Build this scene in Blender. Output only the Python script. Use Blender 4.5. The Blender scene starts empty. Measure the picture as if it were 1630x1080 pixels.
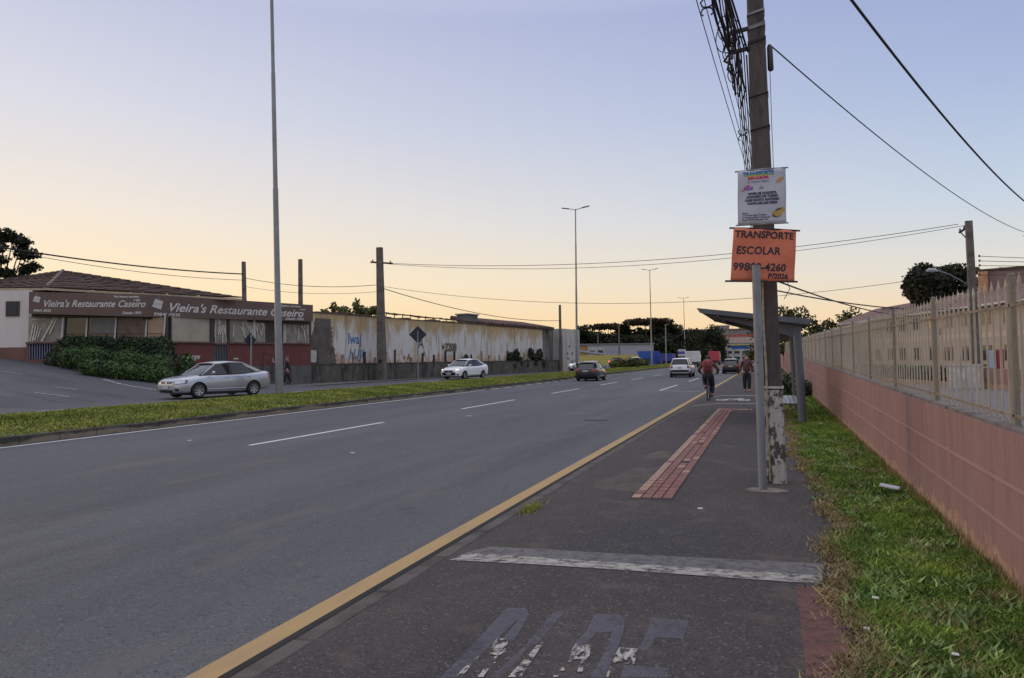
import bpy, bmesh, math, random
import numpy as np
from mathutils import Vector, Matrix
from mathutils.bvhtree import BVHTree
from math import radians as R, sin, cos, pi
S=bpy.context.scene; COL=S.collection
random.seed(7); RNG=np.random.default_rng(7)

# ---------------------------------------------------------------- camera
yaw,pitch,roll=R(19.117),R(2.5235),R(.7)
F=Vector((-sin(yaw)*cos(pitch),cos(yaw)*cos(pitch),sin(pitch)))
Rt=Vector((cos(yaw),sin(yaw),0)); Up=Rt.cross(F)
R2=Rt*cos(roll)-Up*sin(roll); U2=Rt*sin(roll)+Up*cos(roll)
cd=bpy.data.cameras.new('camera'); cam=bpy.data.objects.new('camera',cd); COL.objects.link(cam)
m=Matrix.Identity(4)
for i in range(3): m[i][0]=R2[i]; m[i][1]=U2[i]; m[i][2]=-F[i]
m[0][3],m[1][3],m[2][3]=0,0,1.76
cam.matrix_world=m
cd.sensor_width=36; cd.lens=36*1180/1630; cd.shift_y=-20/1630; cd.clip_start=.1; cd.clip_end=5000
S.camera=cam

# ---------------------------------------------------------------- world, sun, exposure
SUN_EL,SUN_AZ=R(9),R(-82)          # azimuth from +Y, negative = left
w=bpy.data.worlds.new('World'); S.world=w; w.use_nodes=True
nt=w.node_tree; N=nt.nodes; L=nt.links
for n in list(N): N.remove(n)
def nn(nt,t,**k):
    n=nt.nodes.new(t)
    for a,b in k.items():
        if a.startswith('i_'): n.inputs[a[2:].replace('_',' ')].default_value=b
        else: setattr(n,a,b)
    return n
out=nn(nt,'ShaderNodeOutputWorld'); bg=nn(nt,'ShaderNodeBackground')
sky=nn(nt,'ShaderNodeTexSky'); sky.sky_type='NISHITA'; sky.sun_disc=False
sky.sun_elevation=R(9); sky.sun_rotation=SUN_AZ; sky.air_density=1; sky.dust_density=2; sky.ozone_density=2
tc=nn(nt,'ShaderNodeTexCoord'); sep=nn(nt,'ShaderNodeSeparateXYZ'); L.new(tc.outputs['Generated'],sep.inputs[0])
def ramp(nt,stops,interp='LINEAR'):
    r=nt.nodes.new('ShaderNodeValToRGB'); cr=r.color_ramp; cr.interpolation=interp
    while len(cr.elements)<len(stops): cr.elements.new(.5)
    for e,(p,c) in zip(cr.elements,stops): e.position=p; e.color=(*c,1)
    return r
def srgb(r,g,b):
    f=lambda c:(c/255/12.92 if c/255<=.04045 else ((c/255+.055)/1.055)**2.4)
    return (f(r),f(g),f(b))
# dusk gradient by elevation (z of view direction), overhead stops raised to light the ground
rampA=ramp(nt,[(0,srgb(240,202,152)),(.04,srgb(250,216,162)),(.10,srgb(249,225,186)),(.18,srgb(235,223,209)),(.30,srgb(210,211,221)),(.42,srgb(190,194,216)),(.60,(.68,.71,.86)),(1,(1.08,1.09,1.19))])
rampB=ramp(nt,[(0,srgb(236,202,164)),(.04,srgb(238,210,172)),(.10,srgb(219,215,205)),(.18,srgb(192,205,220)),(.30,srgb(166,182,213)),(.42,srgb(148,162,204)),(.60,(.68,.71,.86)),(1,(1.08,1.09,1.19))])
L.new(sep.outputs[2],rampA.inputs[0]); L.new(sep.outputs[2],rampB.inputs[0])
# azimuth factor: bluer towards the right (+x)
mr=nn(nt,'ShaderNodeMapRange'); mr.inputs[1].default_value=-.75; mr.inputs[2].default_value=.25
L.new(sep.outputs[0],mr.inputs[0])
mx=nn(nt,'ShaderNodeMix',data_type='RGBA'); L.new(mr.outputs[0],mx.inputs[0]); L.new(rampA.outputs[0],mx.inputs[6]); L.new(rampB.outputs[0],mx.inputs[7])
# the physical sky adds a little of its own colour
sc=nn(nt,'ShaderNodeMix',data_type='RGBA',blend_type='ADD'); sc.inputs[0].default_value=.004
L.new(mx.outputs[2],sc.inputs[6]); L.new(sky.outputs[0],sc.inputs[7])
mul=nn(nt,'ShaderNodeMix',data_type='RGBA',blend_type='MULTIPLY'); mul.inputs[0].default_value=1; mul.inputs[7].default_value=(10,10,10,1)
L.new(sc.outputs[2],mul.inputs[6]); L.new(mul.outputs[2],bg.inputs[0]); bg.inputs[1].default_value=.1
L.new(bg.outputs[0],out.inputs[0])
sd=bpy.data.lights.new('sun','SUN'); sd.energy=.6; sd.angle=R(22); sd.color=(1,.66,.38)
sun=bpy.data.objects.new('sun',sd); COL.objects.link(sun)
sv=Vector((sin(SUN_AZ)*cos(SUN_EL),cos(SUN_AZ)*cos(SUN_EL),sin(SUN_EL)))
sun.rotation_euler=sv.to_track_quat('Z','Y').to_euler()
S.view_settings.view_transform='Standard'; S.view_settings.look='None'; S.view_settings.exposure=.1; S.view_settings.gamma=1
S.render.engine='CYCLES'; S.render.resolution_x=1024; S.render.resolution_y=678

# ---------------------------------------------------------------- materials
MATS={}
def mat(name,col,rough=.8,var=.15,scale=3,col2=None,bump=0,bscale=40,metal=0,stretch=(1,1,1),spec=.5,island=0,detail=6,emit=0,thr=(.35,.65)):
    if name in MATS: return MATS[name]
    M=bpy.data.materials.new(name); M.use_nodes=True; t=M.node_tree; l=t.links
    b=t.nodes['Principled BSDF']; b.inputs['Roughness'].default_value=rough; b.inputs['Metallic'].default_value=metal
    b.inputs['Specular IOR Level'].default_value=spec
    c1=tuple(max(0,x*(1-var)) for x in col); c2=col2 or tuple(x*(1+var) for x in col)
    tcn=nn(t,'ShaderNodeTexCoord'); mp=nn(t,'ShaderNodeMapping'); mp.inputs['Scale'].default_value=stretch
    l.new(tcn.outputs['Object'],mp.inputs[0])
    no=nn(t,'ShaderNodeTexNoise'); no.inputs['Scale'].default_value=scale; no.inputs['Detail'].default_value=detail; no.inputs['Roughness'].default_value=.6
    l.new(mp.outputs[0],no.inputs[0])
    rp=ramp(t,[(thr[0],c1),(thr[1],c2)]); l.new(no.outputs[0],rp.inputs[0]); src=rp.outputs[0]
    if island:
        g=nn(t,'ShaderNodeNewGeometry'); mm=nn(t,'ShaderNodeHueSaturation'); ma=nn(t,'ShaderNodeMapRange')
        ma.inputs[3].default_value=1-island; ma.inputs[4].default_value=1+island
        l.new(g.outputs['Random Per Island'],ma.inputs[0]); l.new(ma.outputs[0],mm.inputs['Value']); l.new(src,mm.inputs['Color']); src=mm.outputs[0]
    l.new(src,b.inputs['Base Color'])
    if bump:
        n2=nn(t,'ShaderNodeTexNoise'); n2.inputs['Scale'].default_value=bscale; n2.inputs['Detail'].default_value=4
        l.new(tcn.outputs['Object'],n2.inputs[0]); bp=nn(t,'ShaderNodeBump'); bp.inputs['Strength'].default_value=bump; bp.inputs['Distance'].default_value=.02
        l.new(n2.outputs[0],bp.inputs['Height']); l.new(bp.outputs[0],b.inputs['Normal'])
    if emit:
        b.inputs['Emission Color'].default_value=(*col,1); b.inputs['Emission Strength'].default_value=emit
    MATS[name]=M; return M
def layers(name,base,ls,rough=.9,bump=.3,bscale=60,spec=.3):
    """base colour plus a list of (colour, scale, stretch, lo, hi, strength[, zlo, zhi]) stain layers"""
    if name in MATS: return MATS[name]
    M=bpy.data.materials.new(name); M.use_nodes=True; t=M.node_tree; l=t.links
    b=t.nodes['Principled BSDF']; b.inputs['Roughness'].default_value=rough; b.inputs['Specular IOR Level'].default_value=spec
    tcn=nn(t,'ShaderNodeTexCoord'); cur=None; sp=nn(t,'ShaderNodeSeparateXYZ'); l.new(tcn.outputs['Object'],sp.inputs[0])
    for k,e in enumerate(ls):
        col,scl,st,lo,hi,amt=e[:6]
        mp=nn(t,'ShaderNodeMapping'); mp.inputs['Scale'].default_value=st; mp.inputs['Location'].default_value=(k*3.7,k*1.3,k*2.1); l.new(tcn.outputs['Object'],mp.inputs[0])
        no=nn(t,'ShaderNodeTexNoise'); no.inputs['Scale'].default_value=scl; no.inputs['Detail'].default_value=7; no.inputs['Roughness'].default_value=.62
        l.new(mp.outputs[0],no.inputs[0])
        m1=nn(t,'ShaderNodeMapRange'); m1.inputs[1].default_value=lo; m1.inputs[2].default_value=hi; m1.inputs[4].default_value=amt
        fac=no.outputs[0]
        if len(e)>6:     # height mask adds to the noise
            mz=nn(t,'ShaderNodeMapRange'); mz.inputs[1].default_value=e[6]; mz.inputs[2].default_value=e[7]; mz.inputs[3].default_value=-.25; mz.inputs[4].default_value=.25
            l.new(sp.outputs[2],mz.inputs[0]); ad=nn(t,'ShaderNodeMath',operation='ADD'); l.new(no.outputs[0],ad.inputs[0]); l.new(mz.outputs[0],ad.inputs[1]); fac=ad.outputs[0]
        l.new(fac,m1.inputs[0])
        x=nn(t,'ShaderNodeMix',data_type='RGBA'); l.new(m1.outputs[0],x.inputs[0]); x.inputs[7].default_value=(*col,1)
        if cur is None: x.inputs[6].default_value=(*base,1)
        else: l.new(cur,x.inputs[6])
        cur=x.outputs[2]
    l.new(cur,b.inputs['Base Color'])
    if bump:
        n2=nn(t,'ShaderNodeTexNoise'); n2.inputs['Scale'].default_value=bscale; n2.inputs['Detail'].default_value=5
        l.new(tcn.outputs['Object'],n2.inputs[0]); bp=nn(t,'ShaderNodeBump'); bp.inputs['Strength'].default_value=bump; bp.inputs['Distance'].default_value=.02
        l.new(n2.outputs[0],bp.inputs['Height']); l.new(bp.outputs[0],b.inputs['Normal'])
    MATS[name]=M; return M
def worn(name,col,keep=.5,scale=9,stretch=(1,1,1),soft=.08,strength=1):
    """paint that has worn through to whatever it was painted on"""
    if name in MATS: return MATS[name]
    M=mat(name,col,.85,.12,20); t=M.node_tree; l=t.links
    b=t.nodes['Principled BSDF']; o=t.nodes['Material Output']
    tr=nn(t,'ShaderNodeBsdfTransparent'); ms=nn(t,'ShaderNodeMixShader')
    tcn=nn(t,'ShaderNodeTexCoord'); mp=nn(t,'ShaderNodeMapping'); mp.inputs['Scale'].default_value=stretch; l.new(tcn.outputs['Object'],mp.inputs[0])
    no=nn(t,'ShaderNodeTexNoise'); no.inputs['Scale'].default_value=scale; no.inputs['Detail'].default_value=8; no.inputs['Roughness'].default_value=.7
    l.new(mp.outputs[0],no.inputs[0]); a=nn(t,'ShaderNodeMapRange'); a.inputs[1].default_value=1-keep-soft; a.inputs[2].default_value=1-keep+soft; a.inputs[4].default_value=strength
    l.new(no.outputs[0],a.inputs[0]); l.new(a.outputs[0],ms.inputs[0]); l.new(tr.outputs[0],ms.inputs[1]); l.new(b.outputs[0],ms.inputs[2]); l.new(ms.outputs[0],o.inputs[0])
    return M
def flat(name,col,rough=.6,metal=0,spec=.5,emit=0): return mat(name,col,rough,.05,2,metal=metal,spec=spec,emit=emit)

# ---------------------------------------------------------------- mesh helpers
class MB:
    def __init__(s): s.v=[]; s.f=[]; s.mi=[]; s.smooth=[]
    def add(s,vs,fs,mi=0,sm=False):
        o=len(s.v); s.v+=[tuple(v) for v in vs]; s.f+=[[i+o for i in f] for f in fs]; s.mi+=[mi]*len(fs); s.smooth+=[sm]*len(fs); return s
    def box(s,x0,y0,z0,x1,y1,z1,mi=0):
        vs=[(x,y,z) for z in (z0,z1) for x,y in ((x0,y0),(x1,y0),(x1,y1),(x0,y1))]
        return s.add(vs,[(3,2,1,0),(4,5,6,7),(0,1,5,4),(1,2,6,5),(2,3,7,6),(3,0,4,7)],mi)
    def bar(s,a,b,wd,dp=None,mi=0,up=(0,0,1)):
        """square bar from a to b"""
        a,b=Vector(a),Vector(b); d=(b-a).normalized(); u=Vector(up)
        if abs(d.dot(u))>.98: u=Vector((0,1,0))
        sx=d.cross(u).normalized(); sy=sx.cross(d); dp=wd if dp is None else dp
        vs=[p+sx*i*wd/2+sy*j*dp/2 for p in (a,b) for i,j in ((-1,-1),(1,-1),(1,1),(-1,1))]
        return s.add(vs,[(3,2,1,0),(4,5,6,7),(0,1,5,4),(1,2,6,5),(2,3,7,6),(3,0,4,7)],mi)
    def tube(s,pts,r,n=8,mi=0,cap=True,sm=True):
        pts=[Vector(p) for p in pts]; rs=r if isinstance(r,(list,tuple)) else [r]*len(pts); vs=[]; fs=[]; pu=None
        for i,p in enumerate(pts):
            d=(pts[min(i+1,len(pts)-1)]-pts[max(i-1,0)]).normalized()
            u=pu if pu else (Vector((0,0,1)) if abs(d.z)<.9 else Vector((1,0,0)))
            sx=d.cross(u).normalized(); sy=sx.cross(d).normalized(); pu=sy
            vs+=[p+(sx*cos(2*pi*k/n)+sy*sin(2*pi*k/n))*rs[i] for k in range(n)]
        for i in range(len(pts)-1):
            for k in range(n): fs.append((i*n+k,i*n+(k+1)%n,(i+1)*n+(k+1)%n,(i+1)*n+k))
        s.add(vs,fs,mi,sm)
        if cap: s.add([vs[k] for k in range(n)],[tuple(range(n))[::-1]],mi); s.add(vs[-n:],[tuple(range(n))],mi)
        return s
    def quad(s,a,b,c,d,mi=0): return s.add([a,b,c,d],[(0,1,2,3)],mi)
    def prism(s,poly,z0,z1,mi=0):
        n=len(poly); vs=[(x,y,z0) for x,y in poly]+[(x,y,z1) for x,y in poly]
        return s.add(vs,[tuple(range(n))[::-1],tuple(range(n,2*n))]+[(i,(i+1)%n,n+(i+1)%n,n+i) for i in range(n)],mi)
    def panel(s,a,b,z0,z1,t,mi=0):
        """upright slab between plan points a and b"""
        a,b=Vector((*a,0)),Vector((*b,0)); d=(b-a).normalized(); n=Vector((-d.y,d.x,0))*t
        return s.prism([(p.x,p.y) for p in (a,b,b+n,a+n)],z0,z1,mi)
    def cyl(s,c,r,axis,h,n=20,mi=0,r2=None):
        c=Vector(c); a=Vector(axis).normalized(); return s.tube([c,c+a*h],[r,r2 or r],n,mi,sm=True)
    def mesh(s,name,mats):
        me=bpy.data.meshes.new(name); me.from_pydata(s.v,[],s.f)
        for m_ in (mats if isinstance(mats,(list,tuple)) else [mats]): me.materials.append(m_)
        me.polygons.foreach_set('material_index',s.mi); me.polygons.foreach_set('use_smooth',s.smooth); me.update(); return me
    def build(s,name,mats,parent=None,loc=None,rz=None):
        o=bpy.data.objects.new(name,s.mesh(name,mats)); COL.objects.link(o)
        if parent: o.parent=parent
        if loc: o.location=loc
        if rz is not None: o.rotation_euler.z=rz
        return o
def empty(name,loc=(0,0,0),rz=0):
    o=bpy.data.objects.new(name,None); COL.objects.link(o); o.location=loc; o.rotation_euler.z=rz; o.empty_display_size=.3; return o
def tag(o,label,cat,group=None,kind=None):
    if label: o['label']=label
    if cat: o['category']=cat
    if group: o['group']=group
    if kind: o['kind']=kind
    return o
def struct(o): o['kind']='structure'; return o
def copy_tree(o,parent=None):
    c=o.copy(); COL.objects.link(c); c.parent=parent
    for ch in list(o.children): copy_tree(ch,c)
    return c
def bevel(o,wd=.01,seg=2):
    b=o.modifiers.new('bevel','BEVEL'); b.width=wd; b.segments=seg; b.limit_method='ANGLE'; return o
def textmesh(mb,txt,size,org,u,v,mi=0,shear=0,align='LEFT',ext=0,sx=1,bold=0,space=1):
    """lettering laid on the plane org + x*u + y*v"""
    c=bpy.data.curves.new('t','FONT'); c.body=txt; c.size=size; c.shear=shear; c.align_x=align; c.offset=bold; c.resolution_u=3; c.space_character=space
    o=bpy.data.objects.new('t',c); COL.objects.link(o)
    me=bpy.data.meshes.new_from_object(o.evaluated_get(bpy.context.evaluated_depsgraph_get()))
    u,v,org=Vector(u),Vector(v),Vector(org); n=u.cross(v)
    mb.add([org+u*p.co.x*sx+v*p.co.y+n*ext for p in me.vertices],[tuple(f.vertices) for f in me.polygons],mi)
    bpy.data.objects.remove(o); bpy.data.curves.remove(c); bpy.data.meshes.remove(me)
def blades(name,xy,h,wd,z,mats,tilt=.5,fold=False):
    """upright grass blades, one triangle each; xy (n,2), h,wd,z arrays"""
    n=len(xy); a=RNG.uniform(0,2*pi,n); lean=RNG.uniform(-1,1,(n,2))*tilt*h[:,None]
    dx=np.cos(a)*wd/2; dy=np.sin(a)*wd/2
    v=np.zeros((n,3,3),np.float32)
    v[:,0,0]=xy[:,0]-dx; v[:,0,1]=xy[:,1]-dy; v[:,0,2]=z
    v[:,1,0]=xy[:,0]+dx; v[:,1,1]=xy[:,1]+dy; v[:,1,2]=z
    v[:,2,0]=xy[:,0]+lean[:,0]; v[:,2,1]=xy[:,1]+lean[:,1]; v[:,2,2]=z+h
    return tris(name,v,mats)
def tris(name,v,mats,k=3):
    n=len(v); me=bpy.data.meshes.new(name); me.vertices.add(n*k); me.vertices.foreach_set('co',v.astype(np.float32).ravel())
    me.loops.add(n*k); me.loops.foreach_set('vertex_index',np.arange(n*k,dtype=np.int32))
    me.polygons.add(n); me.polygons.foreach_set('loop_start',np.arange(n,dtype=np.int32)*k)
    try: me.polygons.foreach_set('loop_total',np.full(n,k,dtype=np.int32))
    except Exception: pass
    me.materials.append(mats); me.update(calc_edges=True); me.validate()
    o=bpy.data.objects.new(name,me); COL.objects.link(o); return o
def leaves(name,blobs,n,size,m_,seed=1,shell=.55,flatten=0):
    """leaf clumps: quads scattered through a set of ellipsoids (x,y,z,rx,ry,rz)"""
    rg=np.random.default_rng(seed); B=np.array(blobs,float); wgt=(B[:,3]*B[:,4]*B[:,5])**.67; wgt/=wgt.sum()
    idx=rg.choice(len(B),n,p=wgt); d=rg.normal(size=(n,3)); d/=np.linalg.norm(d,axis=1)[:,None]
    r=shell+(1-shell)*rg.random(n)**.6; r*=1+.16*np.sin(d[:,0]*7+idx)*np.cos(d[:,1]*6+d[:,2]*8+idx*2)
    c=B[idx,:3]+d*B[idx,3:]*r[:,None]
    nrm=d+rg.normal(size=(n,3))*.7; nrm/=np.linalg.norm(nrm,axis=1)[:,None]
    t=rg.normal(size=(n,3)); t-=nrm*(t*nrm).sum(1)[:,None]; t/=np.linalg.norm(t,axis=1)[:,None]; bt=np.cross(nrm,t)
    s=size*rg.uniform(.55,1.25,n)[:,None]
    v=np.stack([c-t*s-bt*s*.5,c+t*s*.2-bt*s*.7,c+t*s+bt*s*.3,c-t*s*.3+bt*s*.7],1)
    return tris(name,v,m_,4)

UPZ=Vector((0,0,1))
# ================================================================ setting
M_asph=layers('asphalt_road',(.086,.088,.097),[((.120,.119,.126),.35,(1,.12,1),.45,.70,.9),((.062,.062,.070),.6,(1,.09,1),.50,.68,.85),((.22,.215,.21),38,(1,1,1),.57,.68,.7),((.022,.022,.026),48,(1,1,1),.55,.66,.85),((.135,.12,.108),1.3,(1,.35,1),.56,.70,.6),((.045,.045,.05),1.9,(1,1,1),.66,.69,.55),((.03,.03,.034),5,(1,1,1),.70,.73,.7),((.05,.05,.055),3.5,(1,.25,1),.64,.72,.5)],rough=.8,bump=.7,bscale=60)
M_walk=layers('asphalt_pavement',(.062,.054,.054),[((.085,.072,.068),1.3,(1,.6,1),.45,.7,.8),((.05,.049,.053),.5,(1,1,1),.45,.6,.8),((.20,.175,.165),42,(1,1,1),.56,.67,.8),((.012,.011,.013),52,(1,1,1),.54,.66,.9),((.12,.09,.078),2.6,(1,1,1),.56,.70,.7),((.10,.085,.075),7,(1,1,1),.60,.70,.5)],rough=.9,bump=.9,bscale=65)
M_kerb=layers('kerb_concrete',(.105,.09,.082),[((.05,.045,.042),2.5,(1,1,1),.45,.62,.8),((.17,.15,.13),9,(1,1,1),.6,.75,.6)],bump=.5,bscale=50)
M_kerbm=layers('median_kerb_concrete',(.23,.19,.145),[((.045,.04,.035),1.6,(1,.5,1),.42,.56,.95,.0,.2),((.11,.10,.07),5,(1,1,1),.5,.7,.6)],bump=.5,bscale=40)
M_ground=mat('ground_soil',(.13,.11,.08),.95,.3,.5,bump=.3)
M_soil=layers('verge_soil',(.055,.048,.026),[((.03,.04,.014),6,(1,1,1),.42,.6,.8),((.12,.09,.05),14,(1,1,1),.55,.7,.6)],bump=.6,bscale=60)
M_turf=layers('turf_base',(.10,.12,.03),[((.16,.15,.05),2.5,(1,1,1),.45,.65,.8),((.055,.08,.02),5,(1,1,1),.5,.65,.8)],bump=.5,bscale=30)
M_yel=layers('yellow_line_paint',(.40,.265,.115),[((.30,.21,.115),4,(1,.3,1),.5,.7,.7),((.12,.11,.10),60,(1,1,1),.62,.72,.7)],bump=.2,rough=.75)
M_wht=layers('white_line_paint',(.62,.61,.58),[((.40,.39,.38),8,(1,.5,1),.5,.7,.7),((.14,.14,.15),70,(1,1,1),.62,.7,.7)],bump=.2,rough=.75)
def sheet(name,x0,x1,y0,y1,z,m_):
    return struct(MB().quad((x0,y0,z),(x1,y0,z),(x1,y1,z),(x0,y1,z)).build(name,m_))
sheet('ground',-1500,1500,-60,3000,-.06,M_ground)
sheet('road',-15.72,-2.86,-12,420,0,M_asph)
# gutter strip is darker than the road, with the yellow line beside it
M_gut=layers('gutter_grime',(.020,.020,.023),[((.04,.038,.037),6,(1,.3,1),.5,.7,.7)],bump=.4)
sheet('gutter_strip',-2.96,-2.862,-12,300,.004,M_gut)
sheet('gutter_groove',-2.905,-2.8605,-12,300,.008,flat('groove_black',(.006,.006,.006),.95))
sheet('yellow_line',-3.135,-2.96,-12,300,.004,M_yel)
sheet('edge_line',-15.60,-15.46,-12,40,.004,M_wht)
mb=MB()
for k in range(60):
    y=41+k*2.2; mb.box(-15.6,y,-.01,-15.46,y+1.25,.004)
mb2=MB()
for y in np.arange(13.1,300,11.5): mb2.quad((-10.53,y,.004),(-10.40,y,.004),(-10.40,y+5.8,.004),(-10.53,y+5.8,.004))
for y in np.arange(39.8,300,15): mb2.quad((-5.61,y,.004),(-5.48,y,.004),(-5.48,y+8,.004),(-5.61,y+8,.004))
mb2.quad((-5.3,39.7,.005),(-5.3,39.6,.005),(-3.3,38.45,.005),(-3.3,38.55,.005))
struct(mb.build('edge_line_dashes',M_wht)); struct(mb2.build('lane_line_dashes',M_wht))
# pavement, kerb, verge on the right
def zp(x): return .034+.086*max(0,min(1,(x+2.70)/.9))
def kerbstone(mb,x0,x1,y0,y1,za,zb):
    vs=[(x0,y0,-.02),(x1,y0,-.02),(x1,y1,-.02),(x0,y1,-.02),(x0,y0,za),(x1,y0,zb),(x1,y1,zb),(x0,y1,za)]
    mb.add(vs,[(3,2,1,0),(4,5,6,7),(0,1,5,4),(1,2,6,5),(2,3,7,6),(3,0,4,7)])
kb=MB()
for i in range(120):
    y=-10+i*1.0; j=random.uniform(-.006,.006); kerbstone(kb,-2.86+j*.5,-2.70,y+.004,y+.996,.030+j*.5,.037+j*.5)
kerbstone(kb,-2.86,-2.70,110,300,.030,.037)
struct(bevel(kb.build('kerb',M_kerb),.015,1))
# pavement edge against the verge is ragged
ys=np.arange(-10,60,.12); ex=.40+.05*np.sin(ys*1.7)+.06*np.sin(ys*4.1+1)+RNG.uniform(-.03,.03,len(ys))
ex+=-.10*np.exp(-((ys-4.0)/.8)**2)+.12*np.exp(-((ys-7.5)/1.2)**2)+.22*np.exp(-((ys-9.9)/1.1)**2)
vs=[];fs=[]
for i,y in enumerate(ys): vs+=[(-2.70,y,zp(-2.70)),(-1.8,y,.12),(float(ex[i]),y,.12)]
for i in range(len(ys)-1): fs+=[(3*i,3*i+1,3*i+4,3*i+3),(3*i+1,3*i+2,3*i+5,3*i+4)]
pv=MB().add(vs,fs); pv.quad((-2.70,ys[-1],zp(-2.7)),(-1.8,ys[-1],.12),(-1.8,300,.12),(-2.70,300,zp(-2.7))); pv.quad((-1.8,ys[-1],.12),(.4,ys[-1],.12),(.4,300,.12),(-1.8,300,.12)); struct(pv.build('pavement',M_walk))
sheet('verge',-.1,1.58,-12,300,.105,M_soil)
# raised turf median with kerb, left carriageway and the sloping forecourt
def gridmesh(name,xs,ys,zf,m_):
    vs=[(x,y,zf(x,y)) for y in ys for x in xs]; n=len(xs)
    fs=[(j*n+i,j*n+i+1,(j+1)*n+i+1,(j+1)*n+i) for j in range(len(ys)-1) for i in range(n-1)]
    mb=MB().add(vs,fs,0,True); return struct(mb.build(name,m_))
def med_back(y): return -21-.0*y if y<70 else -21+min(1,(y-70)/100)*1
def zmed(x,y):
    t=(-15.9-x)/5.1; return .19+.22*sin(pi*min(1,max(0,t*.85)))+.012*sin(x*5+y*1.3)
gridmesh('median_turf',list(np.linspace(-15.9,-21,14)),list(np.arange(-12,300,1.0)),zmed,M_turf)
kb=MB()
for i in range(150): kb.box(-15.92,-12+i*1.0+.004,-.02,-15.72,-12+i*1.0+.996,.20+random.uniform(-.01,.01))
kb.box(-15.92,138,-.02,-15.72,300,.2); struct(bevel(kb.build('median_kerb',M_kerbm),.03,2))
def smooth(a,b,t): t=max(0,min(1,(t-a)/(b-a))); return t*t*(3-2*t)
def zlot(x,y):
    r=.135*max(0,-24.8-x); r=min(r,1.95)
    return .305+r*(1-smooth(33.5,39,y))+.01*sin(x*2+y)
M_asph2=layers('asphalt_forecourt',(.088,.088,.098),[((.115,.113,.12),.4,(.4,1,1),.45,.7,.8),((.06,.062,.07),.5,(.5,1.5,1),.52,.7,.8),((.16,.155,.15),120,(1,1,1),.6,.74,.5)],rough=.85,bump=.4,bscale=120)
gridmesh('left_carriageway',list(np.linspace(-60,-20.9,70)),list(np.arange(-12,60,1.0))+list(np.arange(60,301,10)),zlot,M_asph2)
sheet('left_pavement',-28.5,-25.6,37.5,120,.345,mat('left_pavement_paving',(.13,.12,.115),.9,.25,2,bump=.4))
sheet('left_lane_line',-21.5,-21.38,10,200,.322,M_wht)
# pale worn gutter lines sweeping into the forecourt
g=MB(); pts=[(-24.9,29),(-25.6,27.5),(-26.8,26.8),(-28.4,26.6),(-30.2,27.2)]
for a,b in zip(pts,pts[1:]):
    d=Vector((b[0]-a[0],b[1]-a[1],0)).normalized(); n=Vector((-d.y,d.x,0))*.10
    q=[Vector((p[0],p[1],0))+s_*n for p,s_ in ((a,1),(b,1),(b,-1),(a,-1))]; g.add([(v.x,v.y,zlot(v.x,v.y)+.015) for v in q],[(0,1,2,3)])
for x,y,l_ in [(-33.4,24.5,1.2),(-34.5,22.0,1.0),(-27.5,21.5,1.5),(-28.5,23.2,.9)]:
    g.add([(x,y,zlot(x,y)+.02),(x+l_,y+.3,zlot(x+l_,y+.3)+.02),(x+l_,y+.42,zlot(x+l_,y+.42)+.02),(x,y+.1,zlot(x,y+.1)+.02)],[(0,1,2,3)])
struct(g.build('forecourt_markings',worn('worn_forecourt_paint',(.34,.33,.32),.55,7)))
sheet('estate_yard',1.8,60,-12,300,-.01,mat('yard_paving',(.15,.135,.14),.9,.2,1.5,bump=.3))

# pavement markings -------------------------------------------------------
def polys(name,ps,z,m_):
    mb=MB()
    for p in ps: mb.add([(x,y,0) for x,y in p],[tuple(range(len(p)))])
    o=struct(mb.build(name,m_)); bm=bmesh.new(); bm.from_mesh(o.data)
    bmesh.ops.bisect_plane(bm,geom=bm.verts[:]+bm.edges[:]+bm.faces[:],plane_co=(-1.8,0,0),plane_no=(1,0,0))
    for v in bm.verts: v.co.z=zp(v.co.x)+(z-.12)
    bm.to_mesh(o.data); bm.free(); return o
GLYPH_F=[[(-1.645,3.558),(-1.561,3.585),(-1.544,4.453),(-1.681,4.666),(-1.66,4.231)],[(-1.681,4.666),(-1.555,4.699),(-1.499,4.591),(-1.544,4.453)],[(-1.534,4.49),(-1.499,4.591),(-1.447,4.145),(-1.519,4.144)],[(-1.363,4.684),(-1.295,4.716),(-1.305,4.127),(-1.363,4.109)],[(-1.363,4.109),(-1.334,4.118),(-1.348,3.652),(-1.4,3.636)],[(-1.096,4.725),(-0.952,4.77),(-0.902,4.7),(-0.869,4.476),(-1.083,4.387)],[(-1.083,4.387),(-1.018,4.416),(-1.046,4.167),(-1.107,4.168)],[(-0.931,4.452),(-0.869,4.476),(-0.854,4.199),(-0.908,4.191)],[(-0.908,4.191),(-0.854,4.199),(-0.842,3.811),(-0.912,3.789)],[(-0.743,4.764),(-0.513,4.771),(-0.517,4.468),(-0.732,4.431)],[(-0.732,4.431),(-0.675,4.44),(-0.688,4.228),(-0.743,4.222)],[(-0.775,3.996),(-0.542,4.027),(-0.535,3.908),(-0.765,3.836)]]
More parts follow.
